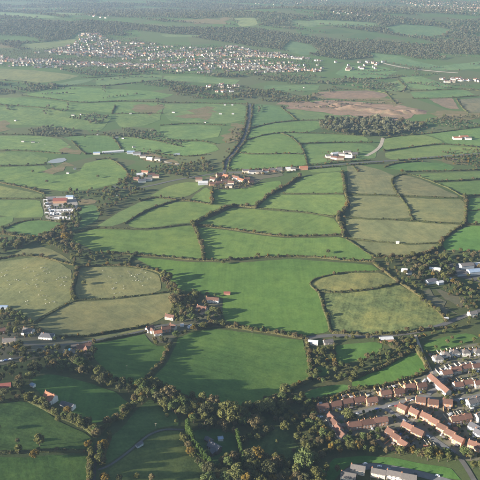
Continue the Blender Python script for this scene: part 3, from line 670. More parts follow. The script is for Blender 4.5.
row([(437.5, 361), (445, 357.5), (454.5, 355.2), (465, 355), (477, 354.5)], 10, 8, 5.0, 7.7, 'white', 'grey', 'top right row below the green banks', 'pale houses on the right', axis=R(8), adj='white', hip=True, fences=2, flen=10., fmat='fence_grey')
row([(446, 376), (455, 372.5), (465, 370), (476.5, 369.2)], 12.5, 8, 4.8, 7.5, 'cream', 'brown', 'second row on the right', 'pale houses on the right', axis=R(16), adj='cream', chim=2, fences=2, flen=10., fmat='fence_grey')
row([(457.5, 388), (466.5, 386), (478, 386.5)], 10.5, 8, 5.0, 7.7, 'cream', 'brown', 'third row on the right', 'pale houses on the right', axis=R(12), adj='cream', fences=2, flen=10., fmat='fence_grey')
row([(471, 405), (479, 402.5)], 10.5, 8, 5.0, 7.7, 'white', 'grey', 'pale pair at the right edge', 'pale houses on the right', axis=R(22), adj='white')
row([(474, 430), (479, 437)], 11, 7.5, 4.8, 7.4, 'white', 'slate', 'diagonal white pair at the right edge', 'pale houses on the right', axis=R(-50), adj='white')
row([(479, 419)], 10, 8, 5.0, 7.7, 'white', 'grey', 'a gap at the right edge', 'pale houses on the right', axis=R(30), adj='white')
row([(472, 447.5), (478.5, 450)], 8, 7.5, 5, 7.6, 'brick', 'brown', 'bottom right corner above the lane', ES, axis=R(-30))
row([(348, 479), (357.5, 472), (378, 475.5), (393.5, 477.5), (408, 481)], 13, 8, 4.9, 7.6, 'cream', 'grey', 'bottom street below the grass strip', 'houses along the bottom street', axis=R(-14), adj='cream', fences=2, flen=9., fmat='fence_grey', side=-1)
# lawns, drives, garden sheds around the estate houses
PLOTS = []
def plots():
    hs = [o for o in COL.objects if o.get('category') == 'house' and o.get('group') in (ES, 'pale houses on the right', 'houses along the bottom street')]
    rg = random.Random(21); cols = [(.055, .10, .03), (.07, .11, .035), (.05, .085, .03), (.085, .09, .045)]
    n_s = 0; cars = []
    for h in hs:
        c, s_ = math.cos(h.rotation_euler.z), math.sin(h.rotation_euler.z); x0, y0 = h.location.x, h.location.y
        T = lambda a, b: (x0+a*c-b*s_, y0+a*s_+b*c)
        for sg in (1, -1):
            d0, d1 = 4.6, (rg.uniform(11, 15) if sg > 0 else rg.uniform(7, 9))
            for a0, a1 in ((-5.2, -.4), (.1, 5.2)):
                q = rg.random(); b0 = d0+rg.uniform(0, 1.5); b1 = d1-rg.uniform(0, 2)
                poly = [T(a0, sg*b0), T(a1, sg*b0), T(a1, sg*b1), T(a0, sg*b1)]
                if any(float(seg_dist(np.array([p[0]]), np.array([p[1]]), w)[0]) < wd*.5+.3 for p in poly for w, wd in ROADS): continue
                if any(math.hypot(sum(p[0] for p in poly)/4-o.location.x, sum(p[1] for p in poly)/4-o.location.y) < 6.5 for o in hs): continue
                if q < .6:
                    me, _ = drape('lawn', poly, M['pasture'], .3+.01*rg.random(), 4., True); o = obj('lawn', me); o.color = (*rg.choice(cols), .5); tag(o, 'small garden lawn on the housing estate', kind='structure')
                elif q < .85:
                    me, _ = drape('drive', poly, M[rg.choice(('paving', 'lane', 'track'))], .3+.01*rg.random(), 4., True); tag(obj('drive', me), 'paved drive or patio on the housing estate', kind='structure')
                    if rg.random() < .5: cars.append((T((a0+a1)/2, sg*(b0+b1)/2), h.rotation_euler.z+math.pi/2, h))
                if rg.random() < .28: PLOTS.append((T(a0+1.3, sg*(b1-.8)), h.rotation_euler.z, h))
    return cars
EST_CARS = plots()
# garages and sheds of the estate
def shed(px, py, rz, Ln, Wd, e, r, wall, roof, label, cat='shed', group=None, name='shed'):
    return house(px, py, rz, Ln, Wd, e, r, wall, roof, label, cat, group, name, chim=0, wins=False)
shed(426, 448.5, R(-20), 5, 4, 2.4, 3.4, 'brick', 'red', 'small orange brick shed below the striped fences')
shed(455, 430.5, R(10), 4, 4, 2.4, 3.6, 'brick', 'red', 'small square orange shed below the brick terrace')
shed(408, 400, R(15), 5, 3, 2.4, 3.1, 'brick', 'grey', 'small brick garage on the main estate street')
shed(441, 381, R(30), 5, 3, 2.4, 3.0, 'cream', 'grey', 'pale garage beside the stepped terrace')
shed(424, 383, R(50), 5, 3, 2.3, 2.9, 'white', 'white', 'small white shed behind the back row')
for k, (x, y) in enumerate([(423, 440.5), (428, 442.5), (433, 444)]):
    p = P1(x, y); fence(p[0], p[1], world_axis(x, y, 2.5, 3.0), 13., 'fence_grey', f'pale timber fence, {ordinal(k+1)} stripe from left above the small orange shed', 'striped fences in the estate')
for n_, ((x, y), rz, h) in enumerate(sorted(PLOTS, key=lambda q: q[0][0]/q[0][1])):
    def mk_s():
        b = MB(); b.box(-1.3, 1.3, -1, 1, -1, 2.0, 0); return b
    wl_, rf_ = random.choice((('dark', 'grey'), ('cream', 'white'), ('brick', 'grey'), ('dark', 'slate')))
    t = obj('garden_shed', None, loc=(x, y, float(H(x, y))+.3), rz=rz)
    tag(t, f'little {wl_} garden shed, {ordinal(n_+1)} from left of those in estate gardens', 'shed', 'garden sheds of the estate')
    obj('wall', wall_mesh(2.8, 2.2, 1.9, 2.5, wl_), t); obj('roof', roof_mesh(2.8, 2.2, 1.9, 2.5, rf_), t)
# left side: house with orange roof and neighbours
house(51, 400, R(-32), 13, 7.5, 5.2, 8.3, 'white', 'red', 'large white house with orange roof beside the deep green field', chim=2, wing=(7, 6, 3))
house(68, 407, R(-22), 15, 6, 2.8, 5.0, 'white', 'slate', 'long low white outbuilding right of the big white house', 'outbuilding', name='outbuilding', chim=0)
shed(33, 386.5, R(-30), 5, 3.5, 2.4, 3.2, 'white', 'blue', 'small white shed with bluish roof among trees')
house(6, 388, R(10), 11, 7, 3.2, 5.8, 'dark', 'crimson', 'dull red roofed barn at the left edge', 'barn', name='barn', chim=0, wins=False)
house(29, 333.5, R(-14), 13, 8, 5.0, 7.6, 'white', 'grey', 'white house with grey roof beside the lane hedge', chim=1, wing=(5, 5, -3))
house(47, 338.5, R(-8), 17, 10, 4.2, 6.8, 'white', 'slate', 'broad white hipped bungalow above the left lane', 'bungalow', name='bungalow', chim=1, hip=True)
house(10, 343.5, R(4), 15, 8, 4.6, 7.2, 'stone', 'grey', 'grey roofed stone house at the left of the lane', chim=2)
house(2, 333, R(20), 9, 7, 4.6, 7.0, 'brick', 'brown', 'small brown brick house at the left edge')
shed(3.5, 308.5, R(0), 12, 6, 3.2, 4.2, 'metal', 'blue', 'blue roofed metal barn below the sheep field', 'barn', name='barn')
house(84, 350, R(24), 15, 8, 5.0, 8.0, 'stone', 'brown', 'tan stone farmhouse beside the swimming pool', 'farmhouse', name='farmhouse', chim=2, wing=(9, 6, 2))
house(75.5, 348.5, R(16), 9, 6, 3.2, 5.4, 'stone', 'grey', 'low stone barn between the pool and farmhouse', 'barn', name='barn', chim=0)
shed(89, 346, R(24), 6, 5, 3, 4.6, 'stone', 'brown', 'small stone shed right of the tan farmhouse')
house(150, 331.5, R(40), 10, 7, 5.0, 7.8, 'white', 'brown', 'white gabled house beside the middle lane', chim=1, wing=(5, 5, 0))
house(158, 335, R(15), 10, 7, 4.2, 6.8, 'white', 'red', 'white house with orange roof left of the hamlet gardens', chim=1)
house(166, 331.5, R(20), 11, 7, 4.8, 7.5, 'brick', 'brown', 'brick house in the middle of the lane hamlet', chim=2)
house(173, 329, R(-30), 9, 6, 4.4, 6.8, 'cream', 'brown', 'cream cottage at the right of the lane hamlet', 'cottage', name='cottage')
house(170, 319, R(-18), 12, 7, 4.0, 6.6, 'cream', 'brown', 'cream bungalow with brown roof under hamlet trees', 'bungalow', name='bungalow')
house(202, 311, R(-25), 14, 7.5, 4.6, 7.4, 'cream', 'brown', 'cream house with brown roof amid hamlet trees', chim=2, wing=(6, 6, 3))
house(212.5, 302, R(-10), 18, 7, 4.6, 7.2, 'white', 'brown', 'long white house at the top of the hamlet', chim=1)
shed(227, 294.5, R(0), 9, 5, 3, 4.4, 'brick', 'crimson', 'small reddish barn at the edge of the central field', 'barn', name='barn')
shed(182, 326.5, R(10), 4.5, 4, 2.6, 3.8, 'white', 'white', 'tiny white shed under the hamlet trees')
shed(190, 328, R(40), 6, 4, 2.6, 3.6, 'metal', 'blue', 'small blue roofed shed under hamlet trees')
house(214.5, 450, R(-38), 13, 7.5, 4.6, 7.4, 'dark', 'slate', 'dark roofed house hidden in the bottom wood', chim=1, wing=(6, 6, 2))
house(209, 442, R(-38), 8, 5, 3, 4.8, 'dark', 'slate', 'dark outbuilding of the house in the wood', 'outbuilding', name='outbuilding', chim=0, wins=False)
shed(220.5, 440, R(10), 5, 4, 2.6, 3.4, 'white', 'blue', 'pale bluish shed beside the house in the wood')
shed(139.5, 446, R(48), 7, 3.5, 2.4, 3.0, 'metal', 'slate', 'small grey field shelter beside the farm track', 'shelter', name='field_shelter')
house(313, 344, R(-10), 12, 6.5, 3.2, 5.4, 'white', 'white', 'white bungalow at the corner of the big green field', 'bungalow', name='bungalow', chim=0)
house(328, 343.5, R(14), 12, 6, 3.4, 5.6, 'cream', 'grey', 'cream cottage beside the road junction trees', 'cottage', name='cottage', chim=1)
shed(386, 340.5, R(6), 17, 7, 3.4, 4.8, 'brick', 'white', 'long white roofed shed beside the curving road')
shed(446, 319.8, R(10), 5, 4, 2.6, 3.6, 'white', 'white', 'tiny white shed at the rough field corner')
shed(397.5, 243.3, R(0), 5, 3.6, 2.5, 3.4, 'white', 'white', 'tiny white shed on the tan field hedge')
house(472, 316, R(15), 11, 8, 4.8, 7.2, 'white', 'grey', 'white house at the right edge by the curving road')
for x, y, rz, l, w, wl, rf, lab in [(431, 282.5, 20, 16, 9, 'metal', 'slate', 'grey glasshouse in the right nursery'), (440, 284, 20, 9, 6, 'metal', 'white', 'small pale glasshouse right of the grey one'),
        (434.5, 270.5, -12, 16, 7, 'cream', 'white', 'white roofed bungalow among the right trees'), (404, 271.5, -10, 9, 6, 'white', 'white', 'small white cottage at the rough field corner'),
        (409, 274, 10, 7, 5, 'white', 'grey', 'small grey roofed shed near the white cottage'), (449, 281, 5, 8, 6, 'metal', 'blue', 'little blue roofed shed in the right nursery'),
        (466, 268, 12, 21, 11, 'metal', 'grey', 'large grey industrial shed at the right edge'), (474, 274, 12, 21, 11, 'metal', 'blue', 'large blue roofed industrial shed at the right edge'),
        (461, 275, 12, 16, 9, 'metal', 'grey', 'grey industrial unit left of the blue shed'), (479, 266, 12, 16, 10, 'brick', 'white', 'white roofed unit in the right edge corner')]:
    shed(x, y, R(rz), l, w, 3.6 if l < 20 else 6, 5.0 if l < 20 else 8, wl, rf, lab, 'building', name='building')
# village in the middle distance
VG = 'houses of the middle village'
vil = [(203, 184.5, 5, 20, 9, 'metal', 'white'), (199, 181, 5, 14, 8, 'cream', 'brown'), (213, 181, -20, 12, 8, 'cream', 'brown'), (219, 177, 30, 12, 8, 'brick', 'brown'), (226, 178, -35, 13, 8, 'brick', 'red'),
       (231, 184.5, -10, 13, 8, 'cream', 'brown'), (236, 179.5, -40, 18, 8, 'white', 'brown'), (241, 182, -40, 16, 8, 'cream', 'red'), (247, 181, 10, 12, 8, 'brick', 'brown'), (219, 184.5, 15, 12, 8, 'brick', 'brown'),
       (229, 187.5, -5, 14, 8, 'cream', 'grey'), (212, 185.5, 10, 12, 7, 'brick', 'brown'), (224, 183, 20, 11, 7, 'cream', 'brown'), (251, 184, 30, 11, 7, 'brick', 'brown'),
       (246, 172.5, 5, 14, 8, 'cream', 'grey'), (252.5, 173.5, 5, 16, 9, 'white', 'slate'), (259, 173.5, 5, 14, 8, 'cream', 'grey'), (265.5, 172.5, 8, 13, 8, 'white', 'brown'), (272, 171.8, 8, 13, 8, 'brick', 'grey'), (279, 171, 8, 13, 8, 'cream', 'grey'),
       (288, 170.5, 5, 10, 7, 'white', 'white'), (293, 170.5, 5, 10, 7, 'white', 'grey'), (303.5, 169.5, 5, 18, 9, 'brick', 'red')]
order = sorted(range(len(vil)), key=lambda i: vil[i][0])
for n_, i in enumerate(order):
    x, y, rz, l, w, wl, rf = vil[i]
    lab = {0: 'long white roofed barn at the left end of the village', 1: 'cream barn with orange roof at the village left end', 22: 'orange roofed house alone on the straight road'}.get(i, f'{wl} walled house with {rf} roof, {ordinal(n_+1)} from left in the village')
    house(x, y, R(rz), l, w, 4.8, 7.6, wl, rf, lab, group=VG, chim=1 if l < 18 else 0, detail=False)
def cluster(lst, where, group, e=4.2, r=6.6):
    for n_, (x, y, rz, l, w, wl, rf) in enumerate(sorted(lst)):
        house(x, y, R(rz), l, w, e, r, wl, rf, f'{wl} walled building with {rf} roof, {ordinal(n_+1)} from left {where}', 'building', group, 'building', chim=0, detail=False)
cluster([(329, 157.4, 5, 15, 9, 'white', 'grey'), (335, 155, 25, 18, 10, 'white', 'white'), (341.5, 155.3, -20, 16, 9, 'cream', 'grey'), (348.5, 157.6, -10, 17, 9, 'white', 'white'), (354, 155.2, 15, 15, 9, 'cream', 'grey'), (340, 159.3, 5, 16, 9, 'cream', 'brown'), (347, 153.5, 5, 17, 9, 'white', 'grey'), (334, 159, -20, 14, 9, 'white', 'brown')], 'in the pale farmyard', 'farm buildings beyond the straight road')
cluster([(140, 176, 10, 14, 9, 'white', 'white'), (145, 173.5, -10, 16, 9, 'cream', 'red'), (151, 176, 20, 16, 9, 'white', 'brown'), (148.5, 180.5, 0, 16, 9, 'white', 'grey'), (142, 182, 15, 16, 10, 'white', 'slate'), (156, 177.5, 0, 14, 8, 'cream', 'brown'), (136.5, 180, 5, 12, 8, 'brick', 'brown')], 'in the hamlet left of the village', 'hamlet left of the village')
cluster([(457, 139.2, 0, 22, 12, 'white', 'red'), (463.5, 138, 10, 22, 12, 'cream', 'red'), (468, 139.5, 0, 16, 9, 'white', 'grey')], 'at the white farm on the right', 'white farm on the right')
shed(113, 152.7, R(16), 52, 9, 3.2, 5.0, 'white', 'white', 'long white greenhouse in the left fields', 'greenhouse', name='greenhouse')
shed(97, 154, R(5), 16, 9, 3.2, 5.0, 'white', 'blue', 'pale shed left of the long greenhouse')
cluster([(131, 153.5, 5, 18, 11, 'metal', 'blue'), (137, 154.5, 5, 18, 11, 'metal', 'grey'), (143, 157.5, 5, 13, 8, 'white', 'grey'), (150, 160, -20, 14, 8, 'cream', 'white'), (158, 160.5, -20, 14, 8, 'cream', 'grey')], 'at the pale gravel works', 'sheds of the gravel works')
shed(60.5, 202, R(5), 26, 16, 5, 8, 'brick', 'crimson', 'large dull red roofed warehouse in the caravan yard', 'warehouse', name='warehouse')
shed(52, 200.5, R(5), 14, 10, 4, 6, 'dark', 'slate', 'dark barn left of the red warehouse', 'barn', name='barn')
shed(70, 198.3, R(0), 14, 8, 4, 6, 'white', 'blue', 'blue roofed shed above the red warehouse')
for n_, (x, y) in enumerate([(15.5, 121), (73, 115.5), (81, 114.8), (130.5, 114), (98, 135), (23, 142), (33, 142.6), (68, 173.5), (75, 169.2), (123, 138.6), (117, 138), (134, 147.5), (225, 105.2), (232.5, 105.2), (220.5, 114.2), (233, 114.2), (173.5, 112.7), (205, 122.8), (304, 88)]):
    shed(x, y, R(random.uniform(-20, 20)), random.choice((5.5, 7., 8.5)), 4, 2.4, 3.2, 'white', 'grey', f'lone pale field shed, {ordinal(n_+1)} among those scattered over far green fields', group='pale sheds in the far fields')

# parked caravans, cars
def caravan_mesh():
    def mk():
        b = MB(); b.box(-3.2, 3.2, -1.15, 1.15, .5, 2.4, 0, (-3.0, 3.05, -1.05, 1.05)); b.box(-2.6, 2.6, -1.0, 1.0, 2.4, 2.62, 0, (-2.2, 2.2, -.7, .7))
        for x in (-1.9, 0, 1.9): b.box(x-.6, x+.6, -1.13, -1.06, 1.35, 1.95, 1); b.box(x-.6, x+.6, 1.06, 1.13, 1.35, 1.95, 1)
        b.box(-.5, .5, -1.2, 1.2, .1, .6, 2); b.box(3.2, 4.3, -.08, .08, .5, .6, 2)
        return b.mesh('caravan', [M['frame'], M['pane'], M['tyre']])
    return cached('caravan', mk)
cv = [(50+3.3*i+random.uniform(-.6, .6), 211.5+random.uniform(-.4, .4)) for i in range(8)]+[(47.5+3.4*i+random.uniform(-.7, .7), 215.+random.uniform(-.6, .6)) for i in range(8)]+[(57+3.2*i, 218.7+random.uniform(-.4, .4)) for i in range(5)]+[(46, 201), (46.6, 204.3), (47.4, 207.5), (48.6, 210)]
for n_, (x, y) in enumerate(cv):
    p = P1(x, y); r_ = 'upper row' if n_ < 8 else 'middle row' if n_ < 16 else 'lower row' if n_ < 21 else 'column at its left'
    k_ = n_+1 if n_ < 8 else n_-7 if n_ < 16 else n_-15 if n_ < 21 else n_-20
    o = obj('caravan', caravan_mesh(), loc=(p[0], p[1], p[2]+.4), rz=random.choice((R(60), R(100), R(20)))+random.uniform(-.2, .2), scale=(1.35, 1.35, 1.3))
    tag(o, f'white caravan, {ordinal(k_)} in the {r_} of the caravan yard', 'caravan', 'caravans parked in the yard')
def car_meshes(c):
    def mk():
        m = make_plain('car_paint_'+c, {'white': (.75, .75, .75), 'red': (.4, .04, .03), 'blue': (.06, .12, .35), 'silver': (.42, .43, .45), 'dark': (.04, .045, .05)}[c], {'white': (.72, .72, .72), 'red': (.38, .04, .03), 'blue': (.06, .11, .33), 'silver': (.4, .41, .43), 'dark': (.04, .04, .045)}[c], 1, .3, .5)
        b = MB(); b.box(-2.15, 2.15, -.86, .86, .28, .62, 0, (-2.1, 2.1, -.86, .86)); b.box(-2.1, 2.1, -.86, .86, .62, .92, 0, (-2.02, 1.95, -.8, .8))
        b.box(-1.25, .75, -.66, .66, 1.36, 1.44, 0, (-1.1, .55, -.58, .58))
        g = MB(); g.box(-1.75, 1.25, -.78, .78, .92, 1.37, 0, (-1.2, .7, -.64, .64))
        w = MB()
        w.tube((0, -.1, 0), (0, .1, 0), .32, .32, 12, 0); w.tube((0, .1, 0), (0, -.1, 0), .32, .32, 12, 0); w.tube((0, -.1, 0), (0, -.11, 0), .19, .18, 10, 1); w.tube((0, .1, 0), (0, .11, 0), .19, .18, 10, 1)
        l = MB(); l.box(-.02, .04, -.2, .2, -.08, .08)
        return b.mesh('body', [m]), g.mesh('window_glass', [M['pane']]), w.mesh('wheel', [M['tyre'], M['frame']]), l.mesh('headlight', [M['frame']])
    return cached('car'+c, mk)
def car(px, py, rz, c, label, group='cars parked around the houses'):
    p = P1(px, py); t = obj('parked_car', None, loc=(p[0], p[1], p[2]+.46), rz=rz); tag(t, label, 'car', group)
    b, g, w, l = car_meshes(c); obj('body', b, t); obj('window_glass', g, t)
    for x in (-1.3, 1.3):
        for y in (-.78, .78): obj('wheel', w, t, loc=(x, y, .32))
    for y in (-.58, .58): obj('headlight', l, t, loc=(2.1, y, .7))
for x, y, a, c, lab in [(365, 464.3, 10, 'white', 'white car on the bottom street below the grass'), (379.5, 467, -5, 'white', 'white car right of centre on the bottom street'), (372, 468.5, -8, 'red', 'red car on the bottom street near the cream houses'),
        (388, 469.5, -8, 'silver', 'silver car on the bottom street above the cream houses'), (415, 474.5, -12, 'dark', 'dark car on the bottom street towards the right'), (437.5, 476.2, -14, 'white', 'white car at the right of the bottom street'),
        (396.5, 406.5, 20, 'red', 'red car on the main estate street'), (390, 406.7, 16, 'silver', 'silver car on the main estate street left of the red one'), (412, 401, 20, 'white', 'white car on the main estate street by the garage'),
        (377, 409.5, 16, 'blue', 'blue car at the left of the main estate street'), (357, 414.5, 14, 'white', 'white car at the street end near golden trees'), (404, 421, -40, 'silver', 'silver car on the wide diagonal street, topmost'),
        (418, 430.5, -40, 'dark', 'dark car halfway down the wide diagonal street'), (428, 437, -40, 'white', 'white car low on the wide diagonal street'), (449, 449.6, -40, 'white', 'white car at the bottom of the wide diagonal street'),
        (444, 403, 10, 'dark', 'dark car beyond the street bend in the estate'), (461, 400, 12, 'white', 'white car on the right part of the estate street'), (446, 369.6, 18, 'white', 'white car on the upper right street'),
        (462, 365.3, 10, 'silver', 'silver car on the upper right street, further right'), (471, 363.6, 8, 'dark', 'dark car on the upper right street near the edge'), (317, 417, 15, 'blue', 'blue car left of the leftmost terrace'), (321, 417.5, 15, 'white', 'white car left of the leftmost terrace'),
        (2, 361.6, 15, 'white', 'white car leftmost on the side lane'), (6, 360.7, 15, 'blue', 'blue car on the side lane between white cars'), (10.5, 359.8, 15, 'white', 'white car rightmost on the side lane'), (43, 346.8, -5, 'dark', 'dark car on the lane below the bungalow'),
        (55, 345.5, 10, 'silver', 'silver car on the lane right of the bungalow'), (109, 194.5, 0, 'white', 'white van-like car left on the lane past the yard'), (117.5, 196, 10, 'white', 'white car right on the lane past the yard'), (112, 195.6, 5, 'white', 'white car between two others past the yard')]:
    car(x, y, R(a), c, lab)
for n_, ((x, y), rz, h) in enumerate(sorted(EST_CARS, key=lambda q: q[0][0]/q[0][1])):
    q = to_px(x, y, float(H(x, y))); c_ = random.choice(('white', 'silver', 'dark', 'blue', 'red', 'silver'))
    car(float(q[0]), float(q[1]), rz, c_, f'{c_} car on a drive, {ordinal(n_+1)} from left of those beside estate houses', 'cars on estate drives')
pm, _ = drape('pool', [(66.3, 351.2), (68, 348.8), (71, 348.9), (69.7, 351.4)], M['pool'], .55, 2.)
tag(obj('swimming_pool', pm), 'bright blue swimming pool beside the tan farmhouse', 'swimming pool')
patch('terrace', [(62, 353), (66, 347.3), (80, 347), (90, 349), (88, 355), (76, 353)], 'paving', 'pale paved terrace round the swimming pool', .42)

# ------------------------------------------------------------------ distant town
def small_house(b, x, y, z, rz, l, w, e, r, wm, rm):
    c, s = math.cos(rz), math.sin(rz)
    def T(p): return (x+p[0]*c-p[1]*s, y+p[0]*s+p[1]*c, z+p[2])
    hx, hy = l/2, w/2
    def face(pts, m): b.face([T(p) for p in pts], m)
    face([(-hx, -hy, -3), (hx, -hy, -3), (hx, -hy, e), (-hx, -hy, e)], wm); face([(hx, hy, -3), (-hx, hy, -3), (-hx, hy, e), (hx, hy, e)], wm)
    face([(hx, -hy, -3), (hx, hy, -3), (hx, hy, e), (hx, 0, r), (hx, -hy, e)], wm); face([(-hx, hy, -3), (-hx, -hy, -3), (-hx, -hy, e), (-hx, 0, r), (-hx, hy, e)], wm)
    o = .4; ze = e-(r-e)/hy*o; k = .1
    for sg in (-1, 1):
        p = [(-hx-.3, sg*(hy+o), ze+k), (hx+.3, sg*(hy+o), ze+k), (hx+.3, 0, r+k), (-hx-.3, 0, r+k)]
        face(p if sg < 0 else p[::-1], rm)
    cx = hx*.8
    for q in ([(cx-.4, -.4, r-.3), (cx+.4, -.4, r-.3), (cx+.4, -.4, r+1.3), (cx-.4, -.4, r+1.3)], [(cx-.4, .4, r-.3), (cx-.4, -.4, r-.3), (cx-.4, -.4, r+1.3), (cx-.4, .4, r+1.3)],
              [(cx+.4, -.4, r-.3), (cx+.4, .4, r-.3), (cx+.4, .4, r+1.3), (cx+.4, -.4, r+1.3)], [(cx-.4, -.4, r+1.3), (cx+.4, -.4, r+1.3), (cx+.4, .4, r+1.3), (cx-.4, .4, r+1.3)]):
        face(q, 2)
TW = [WALL['white'], WALL['cream'], WALL['brick'], ROOF['brown'], ROOF['grey'], ROOF['red']]
town = PW([(-10, 50), (15, 52), (40, 53), (60, 48), (75, 42), (80, 35), (88, 32), (98, 33), (110, 41), (140, 43.5), (165, 45), (200, 48), (235, 46.5), (265, 52), (290, 54.5), (322, 61), (324, 70), (312, 77), (290, 75.5), (260, 74.5), (240, 72), (215, 74), (195, 73), (160, 70), (120, 69), (95, 66), (60, 70), (30, 68), (-10, 66)])[:, :2]
TH = []
ys = np.arange(town[:, 1].min(), town[:, 1].max(), 37.)
for iy, y in enumerate(ys):
    x = town[:, 0].min(); tone = random.random()
    while x < town[:, 0].max():
        x += random.uniform(10.5, 13.5)
        yy = y+70*math.sin(x/430+1)+25*math.sin(x/140+iy)
        if random.random() < .06: x += random.uniform(20, 60)
        if math.sin(x/75.+iy*1.3)+math.sin(x/210.+iy*.7) < -1.15: continue
        if not bool(inpoly(np.array([x]), np.array([yy]), town)[0]): continue
        if random.random() < .08: continue
        TH.append((x, yy+random.uniform(-2, 2), R(random.gauss(8, 14))+(R(90) if random.random() < .3 else 0), random.choice((8, 9, 9, 10, 12)), random.choice((0, 1, 1, 1, 2)), random.choice((3, 4, 4, 4))))
# the far town at the top right and scattered distant villages
far_v = []
for poly, n_ in (([(400, 1), (430, 0.5), (490, 2), (490, 15), (450, 13), (420, 9)], 420), ([(335, 10), (380, 12), (375, 17), (330, 15)], 40), ([(245, 0.5), (330, 0.5), (330, 4), (250, 5)], 60), ([(0, 6), (120, 4), (140, 8), (20, 9)], 40)):
    w = PW(poly)[:, :2]; k = 0
    while k < n_:
        x, y = random.uniform(w[:, 0].min(), w[:, 0].max()), random.uniform(w[:, 1].min(), w[:, 1].max())
        if bool(inpoly(np.array([x]), np.array([y]), w)[0]): far_v.append((x, y, R(random.gauss(8, 25)), random.choice((6, 7, 8)), random.choice((1, 1, 2)), random.choice((3, 4, 4)))); k += 1
for poly, n_ in (([(205, 84), (240, 86), (238, 93), (205, 92)], 16), ([(440, 79), (490, 79), (490, 84), (445, 83)], 26), ([(90, 14), (115, 16), (112, 19), (88, 17)], 8), ([(335, 62), (385, 62), (375, 72), (335, 70)], 22)):
    w = PW(poly)[:, :2]; k = 0
    while k < n_:
        x, y = random.uniform(w[:, 0].min(), w[:, 0].max()), random.uniform(w[:, 1].min(), w[:, 1].max())
        if bool(inpoly(np.array([x]), np.array([y]), w)[0]): TH.append((x, y, R(random.gauss(8, 25)), random.choice((10, 12, 16)), random.choice((0, 1, 1)), random.choice((3, 4)))); k += 1
n_house = sum(1 for o in COL.objects if o.get('category') == 'house')
TH.sort(key=lambda t: t[1]); keep = max(0, 300-n_house)
near_th, rest_th = TH[:keep], TH[keep:]+far_v
near_th.sort(key=lambda t: t[0]/t[1])
for n_, (x, y, rz, l, w_, r_) in enumerate(near_th):
    def mk(l=l, w_=w_, r_=r_):
        b = MB(); small_house(b, 0, 0, 0, 0, l, 8, 4.8, 7.6, w_, r_); return b.mesh('town_house', TW_ALL)
    TW_ALL = TW
    me = cached(('th', l, w_, r_), mk)
    o = obj('town_house', me, loc=(x, y, float(H(x, y))+.1), rz=rz)
    tag(o, f'small {("white", "cream", "brick")[w_]} house, {ordinal(n_+1)} from left along the near edge of the distant town', 'house', 'houses at the near edge of the distant town')
b = MB()
for (x, y, rz, l, w_, r_) in rest_th: small_house(b, x, y, float(H(x, y)), rz, l, 8 if l > 8 else 5.5, 4.8 if l > 8 else 3.4, 7.6 if l > 8 else 5.2, w_, r_)
tag(obj('distant_town_houses', b.mesh('distant_town_houses', TW)), 'rows of tiny pale houses filling the distant town', 'houses', kind='stuff')
# ------------------------------------------------------------------ leaf cards
def cards(P, Nn, size, rg, flat=.25):
    """one bent leaf clump (two triangles as a quad) for each point P facing about Nn"""
    n = len(P)
    Nn = Nn+rg.normal(0, .45, (n, 3)); Nn /= np.linalg.norm(Nn, axis=1, keepdims=True)+1e-9
    a = rg.normal(0, 1, (n, 3)); u = np.cross(Nn, a); u /= np.linalg.norm(u, axis=1, keepdims=True)+1e-9; w = np.cross(Nn, u)
    s = (size*rg.uniform(.6, 1.35, n))[:, None]*.5
    e = rg.uniform(.7, 1.3, (n, 4, 1))
    V = np.stack([P+u*s*e[:, 0]+Nn*s*flat, P+w*s*e[:, 1]-Nn*s*flat, P-u*s*e[:, 2]+Nn*s*flat, P-w*s*e[:, 3]-Nn*s*flat], 1).reshape(-1, 3)
    return V, np.arange(n*4).reshape(-1, 4)

